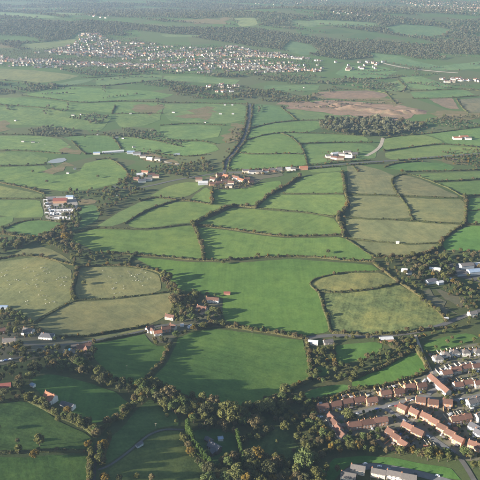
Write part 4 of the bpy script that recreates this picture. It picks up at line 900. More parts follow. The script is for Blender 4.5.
# ------------------------------------------------------------------ hedges
HEDGES = []
def hedge_mesh(line, h, w, seed):
    """line: world xy polyline. a solid bumpy core wrapped in leaf clumps"""
    rg = np.random.default_rng(seed)
    d = float(np.mean(dist_cam(line[:, 0], line[:, 1])))
    line = smooth(line, 2)
    c, ln = resample(line, max(1.6, d/420.)); n = len(c)
    t = np.gradient(c, axis=0); t /= np.linalg.norm(t, axis=1, keepdims=True)+1e-9; nrm = np.stack([-t[:, 1], t[:, 0]], -1)
    s = np.linspace(0, ln, n)
    k = rg.uniform(0, 9, 6)
    gate = np.ones(n)
    for g in range(int(ln/170)):
        gp = rg.uniform(20, max(21, ln-20)); gate = np.minimum(gate, np.where(np.abs(s-gp) < 2.6, .06, 1))
    lump = .92+.2*np.sin(s/9+k[0])+.2*np.sin(s/4.3+k[1])+.18*np.sin(s/23+k[2])+rg.normal(0, .08, n); lump = np.clip(lump+.35*np.clip(np.sin(s/31+k[5])-.55, 0, 1), .45, 1.8)*gate
    wid = w*(1+.15*np.sin(s/7+k[3])+rg.normal(0, .07, n)); off = .25*w*np.sin(s/17+k[4])*.5
    prof = [(-.46, 0), (-.5, .45), (-.32, .86), (.05, .95), (.36, .84), (.5, .42), (.46, 0)]
    ring = []
    for (a, z) in prof:
        q = c+nrm*(off+a*wid*.86)[:, None]
        ring.append(np.column_stack([q, H(q[:, 0], q[:, 1])-.4+(z*h*lump*.92+.4*(z > 0))]))
    V = np.stack(ring, 1).reshape(-1, 3); m = len(prof)
    i, j = np.meshgrid(np.arange(n-1), np.arange(m-1), indexing='ij'); b = i*m+j
    Fc = np.stack([b, b+1, b+m+1, b+m], -1).reshape(-1, 4)
    caps = np.array([[0, 1, 5, 6], [1, 2, 4, 5]]); Fc = np.concatenate([Fc, caps[:, ::-1], caps+(n-1)*m])
    size = max(.55, d/900.)*1.0
    nc = int(ln*(w+2*h)*.9/(size*size)); nc = min(nc, int(ln*22))
    q = rg.uniform(0, n-1.001, nc); i0 = q.astype(int); fr = (q-i0)[:, None]
    cc = c[i0]*(1-fr)+c[i0+1]*fr; nn = nrm[i0]; th = rg.uniform(.05, math.pi-.05, nc)
    ca, sa = np.cos(th), np.sin(th)**.7
    oo = off[i0]+ca*wid[i0]*.5*rg.uniform(.85, 1.1, nc); xy = cc+nn*oo[:, None]
    z = H(xy[:, 0], xy[:, 1])+sa*h*lump[i0]*rg.uniform(.85, 1.12, nc)
    Nn = np.column_stack([nn*ca[:, None], np.sin(th)])
    V2, F2 = cards(np.column_stack([xy, z]), Nn, size, rg)
    return np.concatenate([V, V2]), np.concatenate([Fc, F2+len(V)])
def hedge(px, style, label, gap=0):
    h, w, m = {'t': (2.0, 2.4, 'hedge_dark'), 'o': (2.6, 3.2, 'hedge_brown'), 'd': (2.5, 3.2, 'hedge_dark'), 'b': (3.6, 4.8, 'hedge_brown'), 'f': (2.2, 3.2, 'hedge_dark')}[style]
    line = PW(px)[:, :2]
    v, f = hedge_mesh(line, h, w, len(HEDGES)+11)
    o = obj('hedge', mesh_np('hedge', v, f, [M[m]])); tag(o, label, 'hedge', 'field hedges'); HEDGES.append((line, style, label)); return o
hedge([(-8, 454), (20, 453), (50, 450.5), (92, 453)], 'd', 'dark hedge between the two bottom left fields')
hedge([(91, 456), (87.5, 468), (90, 482), (90, 500)], 'o', 'leafy hedge left of the sunken bottom lane')
hedge([(-8, 403), (25, 399.5), (40, 407), (55, 415), (70, 421), (85, 429), (95, 437)], 'd', 'dark hedge below the white house and its field')
hedge([(97, 437), (110, 423), (125, 414.5), (132, 408)], 'o', 'brown hedge along the lower right of the deep green field')
hedge([(170.5, 345), (165, 358), (158, 367), (150, 376.5), (142, 386)], 'b', 'thick bushy hedge slanting down to the wood')
hedge([(94, 343), (110, 339.5), (128, 336), (146, 332.5)], 't', 'trimmed hedge along the lower side of the left lane')
hedge([(60, 337.5), (85, 337), (112, 332.3), (135, 328.3), (148, 326)], 'd', 'dark hedge between the pale field and the left lane')
hedge([(33, 324), (48, 315.3), (62, 306.8), (76, 300.5), (100, 299.7), (130, 297), (160, 293.2), (172, 291.5)], 't', 'long trimmed hedge below both pale sheep fields')
hedge([(74.5, 299.5), (70.5, 292), (73.5, 283), (76, 276), (77, 268)], 'b', 'thick brown hedge between the two sheep fields')
hedge([(74, 265.5), (60, 262.2), (37, 256), (15, 256.2), (-8, 261)], 'o', 'curved hedge over the top of the left sheep field')
hedge([(77, 267.5), (95, 266), (127, 265.6), (145, 268.5), (160, 272.5), (168, 280)], 'o', 'leafy hedge above the right sheep field')
hedge([(127, 265), (130, 260), (134, 255.5)], 'd', 'short dark hedge at the corner above the sheep field')
hedge([(108, 253), (130, 255), (160, 256.5), (185, 259.5), (203, 260.6)], 'o', 'hedge along the top left of the central field')
hedge([(203, 260.6), (230, 261), (260, 257.6), (290, 257), (320, 257.7), (345, 260.7), (373, 262.5)], 'o', 'long brown hedge along the top of the central field')
hedge([(193, 224.5), (198, 235), (202, 248), (203.2, 260)], 'b', 'tree grown hedge dropping to the central field')
hedge([(193, 224.5), (215, 213.8), (230, 206.8), (240, 206), (256, 208.2)], 'b', 'tree grown hedge rising right towards the village field')
hedge([(196, 225.5), (225, 228.5), (250, 232.5), (280, 236.7), (310, 236.4), (342, 235)], 'o', 'brown hedge between two long green middle fields')
hedge([(75, 233), (95, 228), (125, 228.8), (150, 229.6), (187, 224.6), (193, 224.5)], 't', 'thin hedge over the field above the sheep fields')
hedge([(125, 224), (137, 216), (150, 209), (177, 200.5)], 'd', 'dark diagonal hedge left of the village')
hedge([(140, 201.5), (155, 197.5), (177, 199.8), (190, 201), (211, 204.5)], 'o', 'brown hedge below the pale green village field')
hedge([(256, 207.6), (270, 194.5), (285, 187), (300, 177)], 'b', 'tree grown diagonal hedge below the straight road')
hedge([(211.5, 204.5), (212, 197), (212.5, 190)], 'b', 'short thick hedge dropping from the village')
hedge([(260, 208.6), (280, 210.4), (310, 213), (334, 217.2)], 't', 'thin hedge below the diagonal tree shadows')
hedge([(284, 193.8), (310, 194), (343, 193.8)], 't', 'thin straight hedge under the field below the road')
hedge([(342, 172), (344, 182), (345, 193), (348.5, 203), (344, 213), (335.5, 217), (342, 227), (343, 237)], 'b', 'tall tree grown hedge left of the tan fields')
hedge([(346, 194.5), (370, 195), (400, 196.2), (440, 197.8), (464, 198.4)], 't', 'thin dark hedge across the upper tan fields')
hedge([(395, 177), (391.3, 181), (393.3, 188), (399, 196), (405, 203), (410, 213), (413, 220)], 'd', 'hooked dark hedge between the tan fields')
hedge([(344, 217.5), (370, 219.4), (400, 220.3), (440, 223.2), (464, 224.2)], 't', 'thin dark hedge across the lower tan fields')
hedge([(395, 176.8), (403, 174.2), (413, 174.8), (433, 182), (450, 189.2), (463, 197)], 't', 'curving hedge over the top of the tan fields')
hedge([(465, 197.5), (466.3, 210), (464.5, 224)], 'b', 'tree grown hedge at the right end of the tan fields')
hedge([(466, 224.7), (485, 224.5)], 'o', 'short hedge running off the right edge below green field')
hedge([(463, 225), (452, 231.7), (440, 242.5)], 'o', 'hedge slanting left from the right end of tan fields')
hedge([(347, 238.7), (375, 241.9), (410, 244.2), (440, 243.3)], 't', 'thin hedge below the long tan field')
hedge([(374, 257.5), (395, 258.2), (420, 256.5), (437, 250.5), (442, 243.5)], 'b', 'overgrown hedge below the tan strip')
hedge([(346, 239), (358, 247), (372, 256.5)], 't', 'thin hedge slanting beside the tan strip')
hedge([(382, 271.8), (350, 272.2), (325, 275.9), (313.5, 279.8), (308.8, 285), (317, 291.2)], 't', 'curved hedge round the small humped field')
hedge([(318, 291.8), (321.8, 302), (326.5, 318), (330.5, 332)], 'd', 'straight hedge down the left of the rough olive field')
hedge([(319, 291.6), (335, 293), (350, 292.2), (375, 289.2), (398, 283.4)], 'd', 'dark hedge between the humped and rough olive fields')
hedge([(373, 263), (384, 272), (398, 282), (412, 291), (426, 301), (440, 313), (446.5, 322)], 'o', 'long hedge down the right of the rough olive field')
hedge([(196, 330), (215, 325), (250, 330), (280, 334.5), (304, 338.2)], 'b', 'thick brown hedge between the two big green fields')
hedge([(306.8, 341), (309, 355), (311.5, 378)], 'b', 'thick hedge down the right of the big green field')
hedge([(311.5, 380), (292, 389), (275, 397), (260, 404), (247, 409.5)], 'b', 'thick hedge slanting along the lower right of big field')
hedge([(332, 333), (350, 334.7), (380, 335.2), (410, 333), (443, 328.2)], 'o', 'roadside hedge below the rough olive field')
hedge([(334, 345), (333, 355), (336, 366), (345, 366)], 'o', 'hedge down the left of the green paddock')
hedge([(299, 401), (318, 400), (335, 396.5), (352, 390.5), (385, 386), (416, 377), (429, 371)], 'o', 'leafy hedge along the estate back gardens')
hedge([(350, 381), (365, 374), (378, 370.5), (396, 360.5), (408, 353.5)], 'b', 'thick hedge above the bright estate field')
hedge([(103, 466), (104, 454), (110, 437)], 'o', 'hedge right of the sunken bottom lane')
hedge([(3, 229.5), (20, 221.8), (40, 219.6), (60, 222)], 'd', 'dark hedge over the wedge below the caravan yard')
hedge([(0, 234), (25, 237), (40, 239), (55, 234)], 'b', 'brown hedge below the dark green wedge')
hedge([(-8, 199), (20, 199), (43, 199)], 't', 'thin hedge left of the caravan yard')
hedge([(-8, 181), (10, 185), (30, 189), (45, 194)], 'o', 'brown hedge below the broad green field')
hedge([(428, 371), (424, 361), (417, 350), (412, 340)], 'b', 'golden brown hedge beside the estate track')
# farther hedges: named by zone
far = {
 'among the fields right of the village road': [[(223.3, 170), (224, 161), (234, 150.3), (242.8, 137.5), (245.5, 125), (247.8, 105)], [(229, 170), (229, 161.5), (238.5, 151.3), (246.5, 138.5), (250.5, 124), (252.4, 105)], [(232, 170.5), (250, 170), (285, 168.3), (310, 165.8), (340, 163), (370, 160.5)], [(308, 169.4), (340, 166.5), (370, 164), (384, 163.2)], [(238, 152.5), (250, 154.3), (280, 154), (303, 154)], [(247, 140), (262, 135.5), (280, 132.8), (310, 133), (340, 134), (365, 136.3)], [(280, 133), (292, 137.3), (301, 146), (306, 156), (307, 166)], [(249, 129), (270, 123.3), (296, 120.7), (318, 120.3), (325, 119.8)], [(280, 106.8), (290, 114), (297, 120.4)], [(299, 144), (325, 142.8), (350, 142.4), (372, 143)], [(306, 167.8), (280, 169), (250, 171.4)], [(352, 165.4), (358, 172)]],
 'above the straight road on the right': [[(384, 151.3), (415, 147), (444, 143.6), (485, 148.5)], [(398, 160.8), (430, 158.7), (460, 157), (485, 154)], [(383, 138.5), (400, 135.8), (425, 134.3), (455, 130.5), (485, 126)], [(384, 167.5), (395, 163.4), (420, 161.5)], [(405, 172), (430, 171.4), (455, 171), (485, 169.5)], [(433, 182), (460, 181), (485, 178.8)], [(465, 196), (485, 195)], [(467, 211), (485, 210)]],
 'in the left fields around the pond': [[(-8, 134.5), (30, 135), (62, 136.8), (90, 134.8), (112, 135.5), (150, 139), (183, 147)], [(-8, 151), (30, 151), (48, 153), (62, 154)], [(-8, 166.5), (20, 166), (46, 165)], [(113, 136.5), (121, 149)], [(72, 141), (80, 150), (86, 154.5)], [(86, 154), (100, 154), (112, 154.6)], [(96, 160), (112, 158.5), (126, 170), (129, 178), (116, 185)], [(160, 140.8), (200, 140.8), (216, 144)], [(160, 125.5), (190, 123.5), (225, 125.5)], [(158, 154), (185, 157), (206, 155)]],
 'in the far left fields': [[(22, 96), (50, 98.8), (80, 103.4), (120, 101), (165, 102.5)], [(-8, 104.5), (40, 107.6), (62, 111)], [(112, 114), (115, 106)], [(50, 87.5), (75, 85), (97, 86.8), (130, 83.5), (165, 80)], [(112, 114), (140, 113.8), (163, 113.5)], [(165, 103), (200, 103), (248, 104)], [(-8, 79.5), (15, 81.5), (40, 84)], [(81, 77.5), (95, 78), (140, 74)]],
 'in the far right fields': [[(318, 90.8), (340, 90), (372, 89.7), (392, 95)], [(410, 91), (440, 90), (465, 89), (480, 91)], [(412, 98.8), (450, 98.2), (478, 96)], [(456, 99), (462, 108), (468, 113)], [(385, 91.5), (392, 100), (396, 104)], [(345, 79), (385, 79), (400, 77)], [(400, 92), (408, 89), (398, 80)], [(335, 100.5), (380, 100.5), (400, 103)]]}
for where, ls in far.items():
    for n_, l in enumerate(sorted(ls, key=lambda q: np.mean([p[1] for p in q]))):
        hedge(l, 'f', f'dark hedge line, {ordinal(n_+1)} from top {where}')

# ------------------------------------------------------------------ trees
def crown_mesh(name, seed, mat, kind='round', n=1000):
    """unit tree: total height 1; leaf clumps on the lobes of the crown and inside it"""
    rg = np.random.default_rng(seed); P = []; Q = []
    if kind == 'column':
        lobes = [(np.array([rg.normal(0, .02), rg.normal(0, .02), z]), r) for z, r in zip(np.linspace(.12, .9, 9), [.15, .17, .175, .17, .16, .145, .12, .09, .05])]
    else:
        wide = {'round': .30, 'tall': .22, 'spread': .36}[kind]; zc = {'round': .58, 'tall': .56, 'spread': .56}[kind]; zr = {'round': .27, 'tall': .33, 'spread': .24}[kind]
        lobes = [(np.array([0, 0, zc]), wide*.62)]
        nl = int(rg.integers(11, 16))
        for i in range(nl):
            th = 2.39996*i+rg.uniform(-.4, .4); ph = math.asin(np.clip(-.55+1.5*(i+.5)/nl, -1, 1))
            r = rg.uniform(.75, 1.0)
            c = np.array([math.cos(th)*math.cos(ph)*wide*r, math.sin(th)*math.cos(ph)*wide*r, zc+math.sin(ph)*zr*r])
            lobes.append((c, rg.uniform(.10, .165)*(wide/.30)**.5))
    wsum = sum(r*r for _, r in lobes)
    for c, r in lobes:
        k = max(6, int(n*r*r/wsum)); d = rg.normal(0, 1, (k, 3)); d /= np.linalg.norm(d, axis=1, keepdims=True)
        rr = r*np.where(rg.random(k) < .75, rg.uniform(.82, 1.12, k), rg.uniform(.2, .8, k))
        P.append(c+d*rr[:, None]*np.array([1, 1, .85])); Q.append(d)
    P = np.concatenate(P); Q = np.concatenate(Q); ok = P[:, 2] > .06; P, Q = P[ok], Q[ok]
    V, Fq = cards(P, Q, .066, rg, .3)
    return mesh_np(name, V, Fq, [mat])
def trunk_mesh(seed):
    rg = random.Random(seed); b = MB(); b.tube((0, 0, -.06), (0, 0, .22), .028, .02, 7); b.tube((0, 0, .22), (rg.uniform(-.02, .02), rg.uniform(-.02, .02), .6), .02, .008, 6)
    for i in range(5):
        a = i*2*math.pi/5+rg.uniform(-.4, .4); z = rg.uniform(.2, .4); r = rg.uniform(.14, .24)
        b.tube((0, 0, z), (math.cos(a)*r, math.sin(a)*r, z+rg.uniform(.12, .28)), .012, .004, 5)
    return b.mesh('trunk', [M['bark']])
TRUNK = [trunk_mesh(i) for i in range(3)]
CROWN = {}
for ci, c in enumerate(('olive', 'golden', 'brown', 'green', 'dark', 'far')):
    CROWN[c] = [crown_mesh(f'{c}_crown', 100+ci*10+k, LEAF[c], kd, 1400) for k, kd in enumerate(('round', 'spread', 'round', 'tall'))]
CROWN['conifer'] = [crown_mesh('conifer_crown', 300+k, LEAF['conifer'], 'column', 900) for k in range(2)]

TREES = []       # (x, y, height, width factor, colour, variant, area)
HX = np.array([(h[0], h[1], h[2]) for h in HOUSES])
def free(x, y, pad=2.):
    if np.any(np.hypot(HX[:, 0]-x, HX[:, 1]-y) < HX[:, 2]+pad): return False
    return True
ROADW = [(w, wd) for w, wd in ROADS]
def on_road(x, y):
    for w, wd in ROADW:
        if abs(w[:, 0].mean()-x) > 900 or abs(w[:, 1].mean()-y) > 900: continue
        if float(seg_dist(np.array([x]), np.array([y]), w)[0]) < wd*.5+1.5: return True
    return False
MIX = {'wood': (['olive', 'golden', 'brown', 'green', 'dark'], [.50, .05, .18, .16, .11]), 'gold': (['olive', 'golden', 'brown', 'green', 'dark'], [.50, .17, .17, .10, .06]),
       'darkw': (['olive', 'golden', 'brown', 'green', 'dark'], [.16, .03, .12, .24, .45]), 'brown': (['olive', 'golden', 'brown', 'green', 'dark'], [.36, .04, .42, .11, .07]),
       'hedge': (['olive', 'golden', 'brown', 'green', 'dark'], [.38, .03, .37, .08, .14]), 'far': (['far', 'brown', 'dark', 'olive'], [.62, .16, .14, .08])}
def add_tree(x, y, h, wf, mix, area, col=None):
    names, p = MIX[mix]
    c = col or str(rng.choice(names, p=p)); TREES.append((float(x), float(y), float(h), float(wf), c, int(rng.integers(0, 4)), area))
def scatter(poly, spacing, hr, mix, area, fill=1.0, avoid=True, wf=(.85, 1.15), pad=2.):
    w = PW(poly)[:, :2]; x0, y0 = w.min(0); x1, y1 = w.max(0)
    n = int((x1-x0)*(y1-y0)/(spacing*spacing)*2.2); pts = []
    X, Y = rng.uniform(x0, x1, n), rng.uniform(y0, y1, n); ok = inpoly(X, Y, w); X, Y = X[ok], Y[ok]
    cells = {}
    for x, y in zip(X, Y):
        cx, cy = int(x//spacing), int(y//spacing); bad = False
        for a in (-1, 0, 1):
            for b_ in (-1, 0, 1):
                for q in cells.get((cx+a, cy+b_), ()):
                    if (q[0]-x)**2+(q[1]-y)**2 < (spacing*.72)**2: bad = True
        if bad or rng.random() > fill: continue
        if area in ('belt', 'village') and math.sin(x/38+y/61)+math.sin(y/29-x/47)+.9*math.sin(x/15+y/13) < -.25+rng.normal(0, .4): continue
        if avoid and (not free(x, y, pad) or on_road(x, y)): continue
        cells.setdefault((cx, cy), []).append((x, y)); add_tree(x, y, (hr[0]+hr[1])/2*math.exp(rng.normal(0, .24)), rng.uniform(*wf), mix, area)
def along(px, step, hr, mix, area, jit=1.5, fill=1., col=None, wf=(.85, 1.2), avoid=True):
    c, ln = resample(smooth(PW(px)[:, :2], 2), step)
    for x, y in c:
        if rng.random() > fill: continue
        x += rng.normal(0, jit); y += rng.normal(0, jit)
        if avoid and (not free(x, y, 1) or on_road(x, y)): continue
        add_tree(x, y, rng.uniform(*hr), rng.uniform(*wf), mix, area, col)
# woods close to the camera
scatter([(140, 386), (158, 385.5), (175, 392), (195, 400), (215, 409), (232, 413.5), (247, 411), (262, 405), (270, 414), (262, 426), (248, 430), (232, 424), (212, 424), (195, 424), (180, 420), (165, 412), (150, 400), (140, 396)], 7.2, (9, 17), 'wood', 'in the wood below the big green field', wf=(.95, 1.35))
scatter([(262, 405), (290, 393), (300, 400), (314, 403), (319, 415), (326, 438), (336, 452), (325, 462), (312, 470), (302, 452), (290, 436), (276, 424)], 7.0, (6, 12), 'wood', 'in the scrubby wood left of the estate', .92)
scatter([(205, 470), (228, 463), (245, 458), (270, 459), (300, 462), (318, 464), (318, 500), (200, 500)], 7.6, (8, 15), 'gold', 'in the golden wood along the bottom edge', wf=(.95, 1.3))
scatter([(240, 448), (248, 432), (262, 428), (275, 432), (262, 444), (258, 458), (244, 460)], 8, (6, 11), 'darkw', 'around the dark clearing in the wood', .7)
scatter([(270, 440), (290, 440), (298, 452), (285, 462), (268, 460)], 10, (3.5, 7), 'darkw', 'in the dark clearing of the wood', .6)
scatter([(342, 443), (365, 439), (390, 452), (412, 452), (440, 455), (452, 458), (446, 463), (420, 460), (388, 455), (352, 455), (338, 455)], 7.2, (7, 13), 'gold', 'in the tree belt below the estate')
scatter([(310, 412), (318, 418), (325, 430), (336, 444), (345, 446), (340, 454), (328, 448), (318, 432)], 7.5, (8, 13), 'gold', 'beside the leftmost estate terrace', .9)
scatter([(395, 452), (420, 454), (450, 456), (470, 458), (462, 466), (430, 462), (400, 458)], 6.5, (6, 11), 'gold', 'in the tree belt below the estate', .8)
scatter([(458, 452), (480, 455), (488, 475), (476, 474), (464, 463)], 8, (7, 12), 'wood', 'in the bottom right corner')
scatter([(345, 410), (362, 414), (378, 412), (378, 419), (350, 424), (343, 418)], 9, (6, 10), 'gold', 'between the estate rows on the left', .8)
scatter([(350, 431), (372, 429), (386, 432), (384, 445), (365, 440), (348, 438)], 8, (6, 11), 'wood', 'below the row of brick houses', .9)
scatter([(322, 474), (335, 470), (345, 472), (343, 492), (320, 492)], 8, (7, 11), 'wood', 'left of the bottom street')
# left side
along([(0, 402), (25, 399), (40, 407), (55, 415), (64, 419)], 8.5, (7, 12), 'wood', 'along the hedge below the white house', 2.5, .8)
along([(58, 416), (70, 421), (80, 426), (90, 431), (97, 437), (100, 446)], 7.0, (8, 13), 'gold', 'in the golden belt left of the lane', 2.5)
along([(98, 452), (99, 460), (101, 470), (103, 480)], 9, (7, 11), 'gold', 'along the sunken bottom lane', 1.2)
along([(98, 436), (110, 424), (125, 415), (133, 407)], 8.0, (6, 10), 'gold', 'in the hedge below the deep green field', 1.8)
scatter([(128, 386), (140, 386), (150, 400), (142, 408), (132, 404), (126, 394)], 7.5, (8, 13), 'gold', 'at the left end of the wood')
scatter([(80, 362), (100, 372), (120, 384), (130, 387), (124, 393), (105, 388), (85, 379), (62, 374), (45, 371), (42, 360), (60, 353)], 7.8, (7, 12), 'darkw', 'in the dark belt below the farmhouse')
scatter([(-8, 312), (14, 312), (33, 324), (24, 330), (-8, 326)], 8.5, (6, 11), 'brown', 'behind the left lane houses', .85)
scatter([(-8, 366), (30, 362), (44, 372), (34, 384), (24, 394), (-8, 399)], 8.5, (7, 12), 'darkw', 'in the thicket at the left edge', .85)
scatter([(10, 350), (40, 350), (55, 352), (50, 362), (25, 362), (8, 356)], 9, (6, 10), 'wood', 'in gardens below the left lane', .7)
along([(55, 340), (70, 342.5), (88, 342.5)], 9, (4, 7), 'brown', 'beside the farmhouse terrace', 1.5, .8)
add_tree(*P1(40, 446)[:2], 15, 1.15, 'wood', 'between the dark bottom left fields', 'olive'); add_tree(*P1(19, 454)[:2], 12, 1.0, 'wood', 'between the dark bottom left fields', 'olive')
add_tree(*P1(35, 458)[:2], 9, 1.1, 'wood', 'between the dark bottom left fields', 'golden'); add_tree(*P1(88, 448)[:2], 9, 1.05, 'wood', 'between the dark bottom left fields', 'golden')
along([(0, 430), (10, 436), (16, 442)], 14, (5, 8), 'darkw', 'in the dark rough field at the left edge', 3)
along([(108, 482), (130, 478), (150, 480)], 10, (6, 9), 'gold', 'along the bottom edge left of the wood', 2)
scatter([(148, 396), (160, 402), (176, 412), (182, 424), (170, 424), (158, 412)], 9, (5, 9), 'wood', 'on the lower fringe of the wood', .6)
along([(62, 413), (74, 418.5), (84, 424), (93, 431)], 7.5, (7, 12), 'gold', 'in the golden belt left of the lane', 2.5)
along([(2, 398), (25, 396), (40, 403), (55, 411)], 9, (6, 11), 'darkw', 'along the hedge below the white house', 2.5, .8)
along([(101, 432), (114, 420), (128, 411), (136, 404)], 7.0, (6, 10), 'gold', 'in the hedge below the deep green field', 2)
along([(92, 446), (93, 456), (91, 466), (92, 478)], 7, (6, 10), 'gold', 'along the sunken bottom lane', 1.5)
along([(99, 446), (101, 455), (102, 464)], 6, (7, 11), 'gold', 'along the sunken bottom lane', 1.)
scatter([(-8, 328), (24, 329), (40, 331), (60, 339), (58, 344), (36, 342), (22, 338), (-8, 340)], 8, (4, 9), 'wood', 'among the left lane houses', .75)
scatter([(-8, 346), (20, 347), (38, 349), (60, 348), (94, 352), (96, 362), (82, 362), (60, 353), (30, 360), (-8, 357)], 7.5, (5, 9), 'darkw', 'below the left lane', .85)
scatter([(148, 340), (170, 338), (190, 330), (196, 322), (206, 324), (196, 330), (178, 338), (168, 345), (156, 346)], 7.5, (5, 9), 'wood', 'in the lower hamlet gardens', .85)
along([(170, 346), (165, 358), (158, 367), (150, 376)], 9, (5, 8), 'brown', 'in the bushy hedge above the wood', 1.2, .8)
scatter([(110, 438), (124, 427), (132, 416), (128, 414), (108, 426), (102, 436)], 8, (5, 9), 'gold', 'beside the hedge below the deep green field', .7)
# conifer lines round the house in the wood
along([(187.5, 428), (190, 438), (195, 448), (203, 458), (211, 468)], 3.4, (11, 14), 'wood', 'in the left conifer screen of the house', .4, 1, 'conifer', (.95, 1.15), False)
along([(237, 437), (239, 447), (242, 457), (243, 467)], 3.4, (10, 13), 'wood', 'in the right conifer screen of the house', .4, 1, 'conifer', (.95, 1.15), False)
along([(183, 438), (188, 450), (196, 462), (206, 474)], 7, (6, 10), 'gold', 'outside the left conifer screen', 1.2)
scatter([(205, 455), (222, 460), (236, 462), (232, 468), (210, 470), (203, 462)], 7.5, (6, 10), 'wood', 'below the house in the wood', .8)
scatter([(192, 426), (236, 426), (236, 434), (196, 434)], 8, (7, 11), 'darkw', 'above the house in the wood', .8)
# hamlet in the middle
scatter([(160, 276), (168, 276), (176, 288), (182, 296), (183, 305), (176, 314), (172, 312), (174, 300), (168, 290)], 8.2, (9, 14), 'brown', 'in the brown belt beside the central field')
scatter([(176, 300), (188, 294), (200, 297), (208, 305), (214, 310), (221, 312), (219, 320), (205, 323), (196, 318), (190, 326), (176, 324), (172, 316)], 8.4, (7, 12), 'wood', 'around the hamlet houses', .85)
along([(193, 293), (205, 295), (215, 297)], 10, (5, 8), 'wood', 'at the top of the hamlet', 1.5)
along([(195, 331), (215, 324), (250, 330), (280, 334.5), (304, 338)], 9, (5, 9), 'brown', 'in the hedge between the big green fields', 1.5, .75)
along([(307, 341), (309, 356), (311, 378)], 7, (6, 9), 'brown', 'down the right side of the big field', 1.5)
along([(311, 380), (292, 389), (275, 397), (260, 404)], 8, (4.5, 8), 'wood', 'along the lower right edge of big field', 1.5, .8)
scatter([(312, 350), (330, 348), (334, 360), (345, 368), (362, 362), (366, 370), (350, 380), (335, 383), (318, 384), (312, 378), (314, 364)], 6.8, (4, 10), 'wood', 'in the copse left of the paddock', .95)
along([(335, 340), (350, 339), (370, 339), (385, 345)], 8, (5, 8), 'wood', 'along the road above the paddock', 1.5, .85)
scatter([(362, 361), (376, 356), (386, 348), (400, 340), (412, 340), (420, 348), (408, 352), (396, 358), (378, 368)], 6.4, (4, 9), 'wood', 'between paddock and estate field', .95)
along([(411, 338), (418, 349), (425, 362), (431, 374)], 7, (6, 9), 'gold', 'beside the estate track', 1.2)
along([(405, 341), (425, 337), (450, 330), (470, 322), (485, 316)], 9, (5, 8), 'brown', 'below the curving road on the right', 2, .85)
along([(428, 352), (445, 348), (462, 343), (480, 340)], 9, (5, 8), 'wood', 'on the mown banks at the right', 2, .7)
along([(446, 343), (460, 339), (478, 330)], 11, (5, 8), 'brown', 'on the grass banks at the right', 2, .7)
# trees in the estate gardens
scatter([(434, 354), (488, 345), (488, 445), (465, 440), (450, 415), (432, 395), (425, 380)], 6.5, (2.5, 6), 'wood', 'in estate gardens on the right', .9, pad=-1.5)
scatter([(318, 402), (352, 393), (417, 379), (425, 395), (400, 402), (340, 416)], 5.5, (2.4, 4.8), 'wood', 'in gardens of the estate back row', .9, pad=-1.5)
scatter([(398, 418), (430, 415), (462, 445), (440, 450), (412, 440)], 6, (2.2, 4.8), 'wood', 'between the diagonal estate rows', .85, pad=-1.5)
scatter([(385, 432), (400, 428), (424, 442), (440, 450), (430, 453), (405, 452), (392, 448)], 6, (2.4, 5.2), 'gold', 'in the lower estate gardens', .85, pad=-1.5)
scatter([(340, 416), (385, 408), (400, 416), (392, 432), (350, 426)], 6.5, (2.4, 6), 'gold', 'in gardens beside the estate street', .85, pad=-1.5)
along([(350, 389), (370, 388), (385, 386), (400, 381), (416, 376), (428, 371)], 9, (4, 7), 'wood', 'behind the estate back gardens', 1.5, .8)
# middle distance
scatter([(-8, 242), (14, 241), (30, 239), (52, 233), (62, 224), (66, 216), (80, 212), (82, 224), (72, 236), (74, 246), (82, 252), (78, 266), (70, 258), (55, 249), (40, 244), (22, 249), (-8, 258)], 8.8, (8, 13), 'brown', 'in the brown woods left of the sheep fields', .8)
scatter([(82, 248), (95, 253), (112, 254), (128, 258), (120, 264), (96, 264), (82, 262)], 9, (4, 8), 'brown', 'scrub above the sheep fields', .85)
scatter([(385, 258), (420, 257), (445, 251), (485, 253), (485, 262), (450, 262), (452, 278), (485, 290), (485, 306), (470, 306), (440, 290), (436, 286), (425, 292), (415, 290), (400, 281), (384, 268)], 10.5, (5, 10), 'brown', 'scrub at the right edge', .8)
along([(452, 284), (465, 290), (485, 300)], 8, (8, 11), 'brown', 'line at the right edge', 1.5)
along([(420, 300), (432, 308), (446, 318), (452, 322)], 9, (5, 8), 'gold', 'at the corner of the rough field', 2)
for l, style, lab in HEDGES:      # bushes grown out of the hedges
    d = float(np.mean(dist_cam(l[:, 0], l[:, 1])))
    st_, hr_ = {'b': (4.2, (3.5, 6.5)), 'o': (5.0, (2.8, 5.0)), 'd': (7.5, (2.6, 4.6)), 't': (13., (2.2, 3.4)), 'f': (10., (2.6, 5.0))}[style]
    c, ln = resample(smooth(l, 2), st_)
    for x, y in c:
        if rng.random() < .8: add_tree(x+rng.normal(0, .7), y+rng.normal(0, .7), rng.uniform(*hr_), rng.uniform(1.05, 1.6), 'hedge', 'hedge')
for l, style, lab in HEDGES:
    if style in 'bo' :
        d = float(np.mean(dist_cam(l[:, 0], l[:, 1])))
        if d < 860: continue
        c, ln = resample(smooth(l, 2), 9.0 if style == 'b' else 15.)
        for x, y in c:
            if rng.random() < .8 and free(x, y, 0): add_tree(x+rng.normal(0, 1.2), y+rng.normal(0, 1.2), rng.uniform(5, 11) if style == 'b' else rng.uniform(4, 8.5), rng.uniform(.9, 1.3), 'hedge', 'hedge')
    elif style in 'fd':
        c, ln = resample(smooth(l, 2), 30.)
        for x, y in c:
            if rng.random() < .5: add_tree(x+rng.normal(0, 2), y+rng.normal(0, 2), rng.uniform(4, 7.5), rng.uniform(1, 1.4), 'hedge', 'hedge')
    else:
        c, ln = resample(smooth(l, 2), 55.)
        for x, y in c:
            if rng.random() < .5: add_tree(x+rng.normal(0, 1), y+rng.normal(0, 1), rng.uniform(4, 7), rng.uniform(1, 1.3), 'hedge', 'hedge')
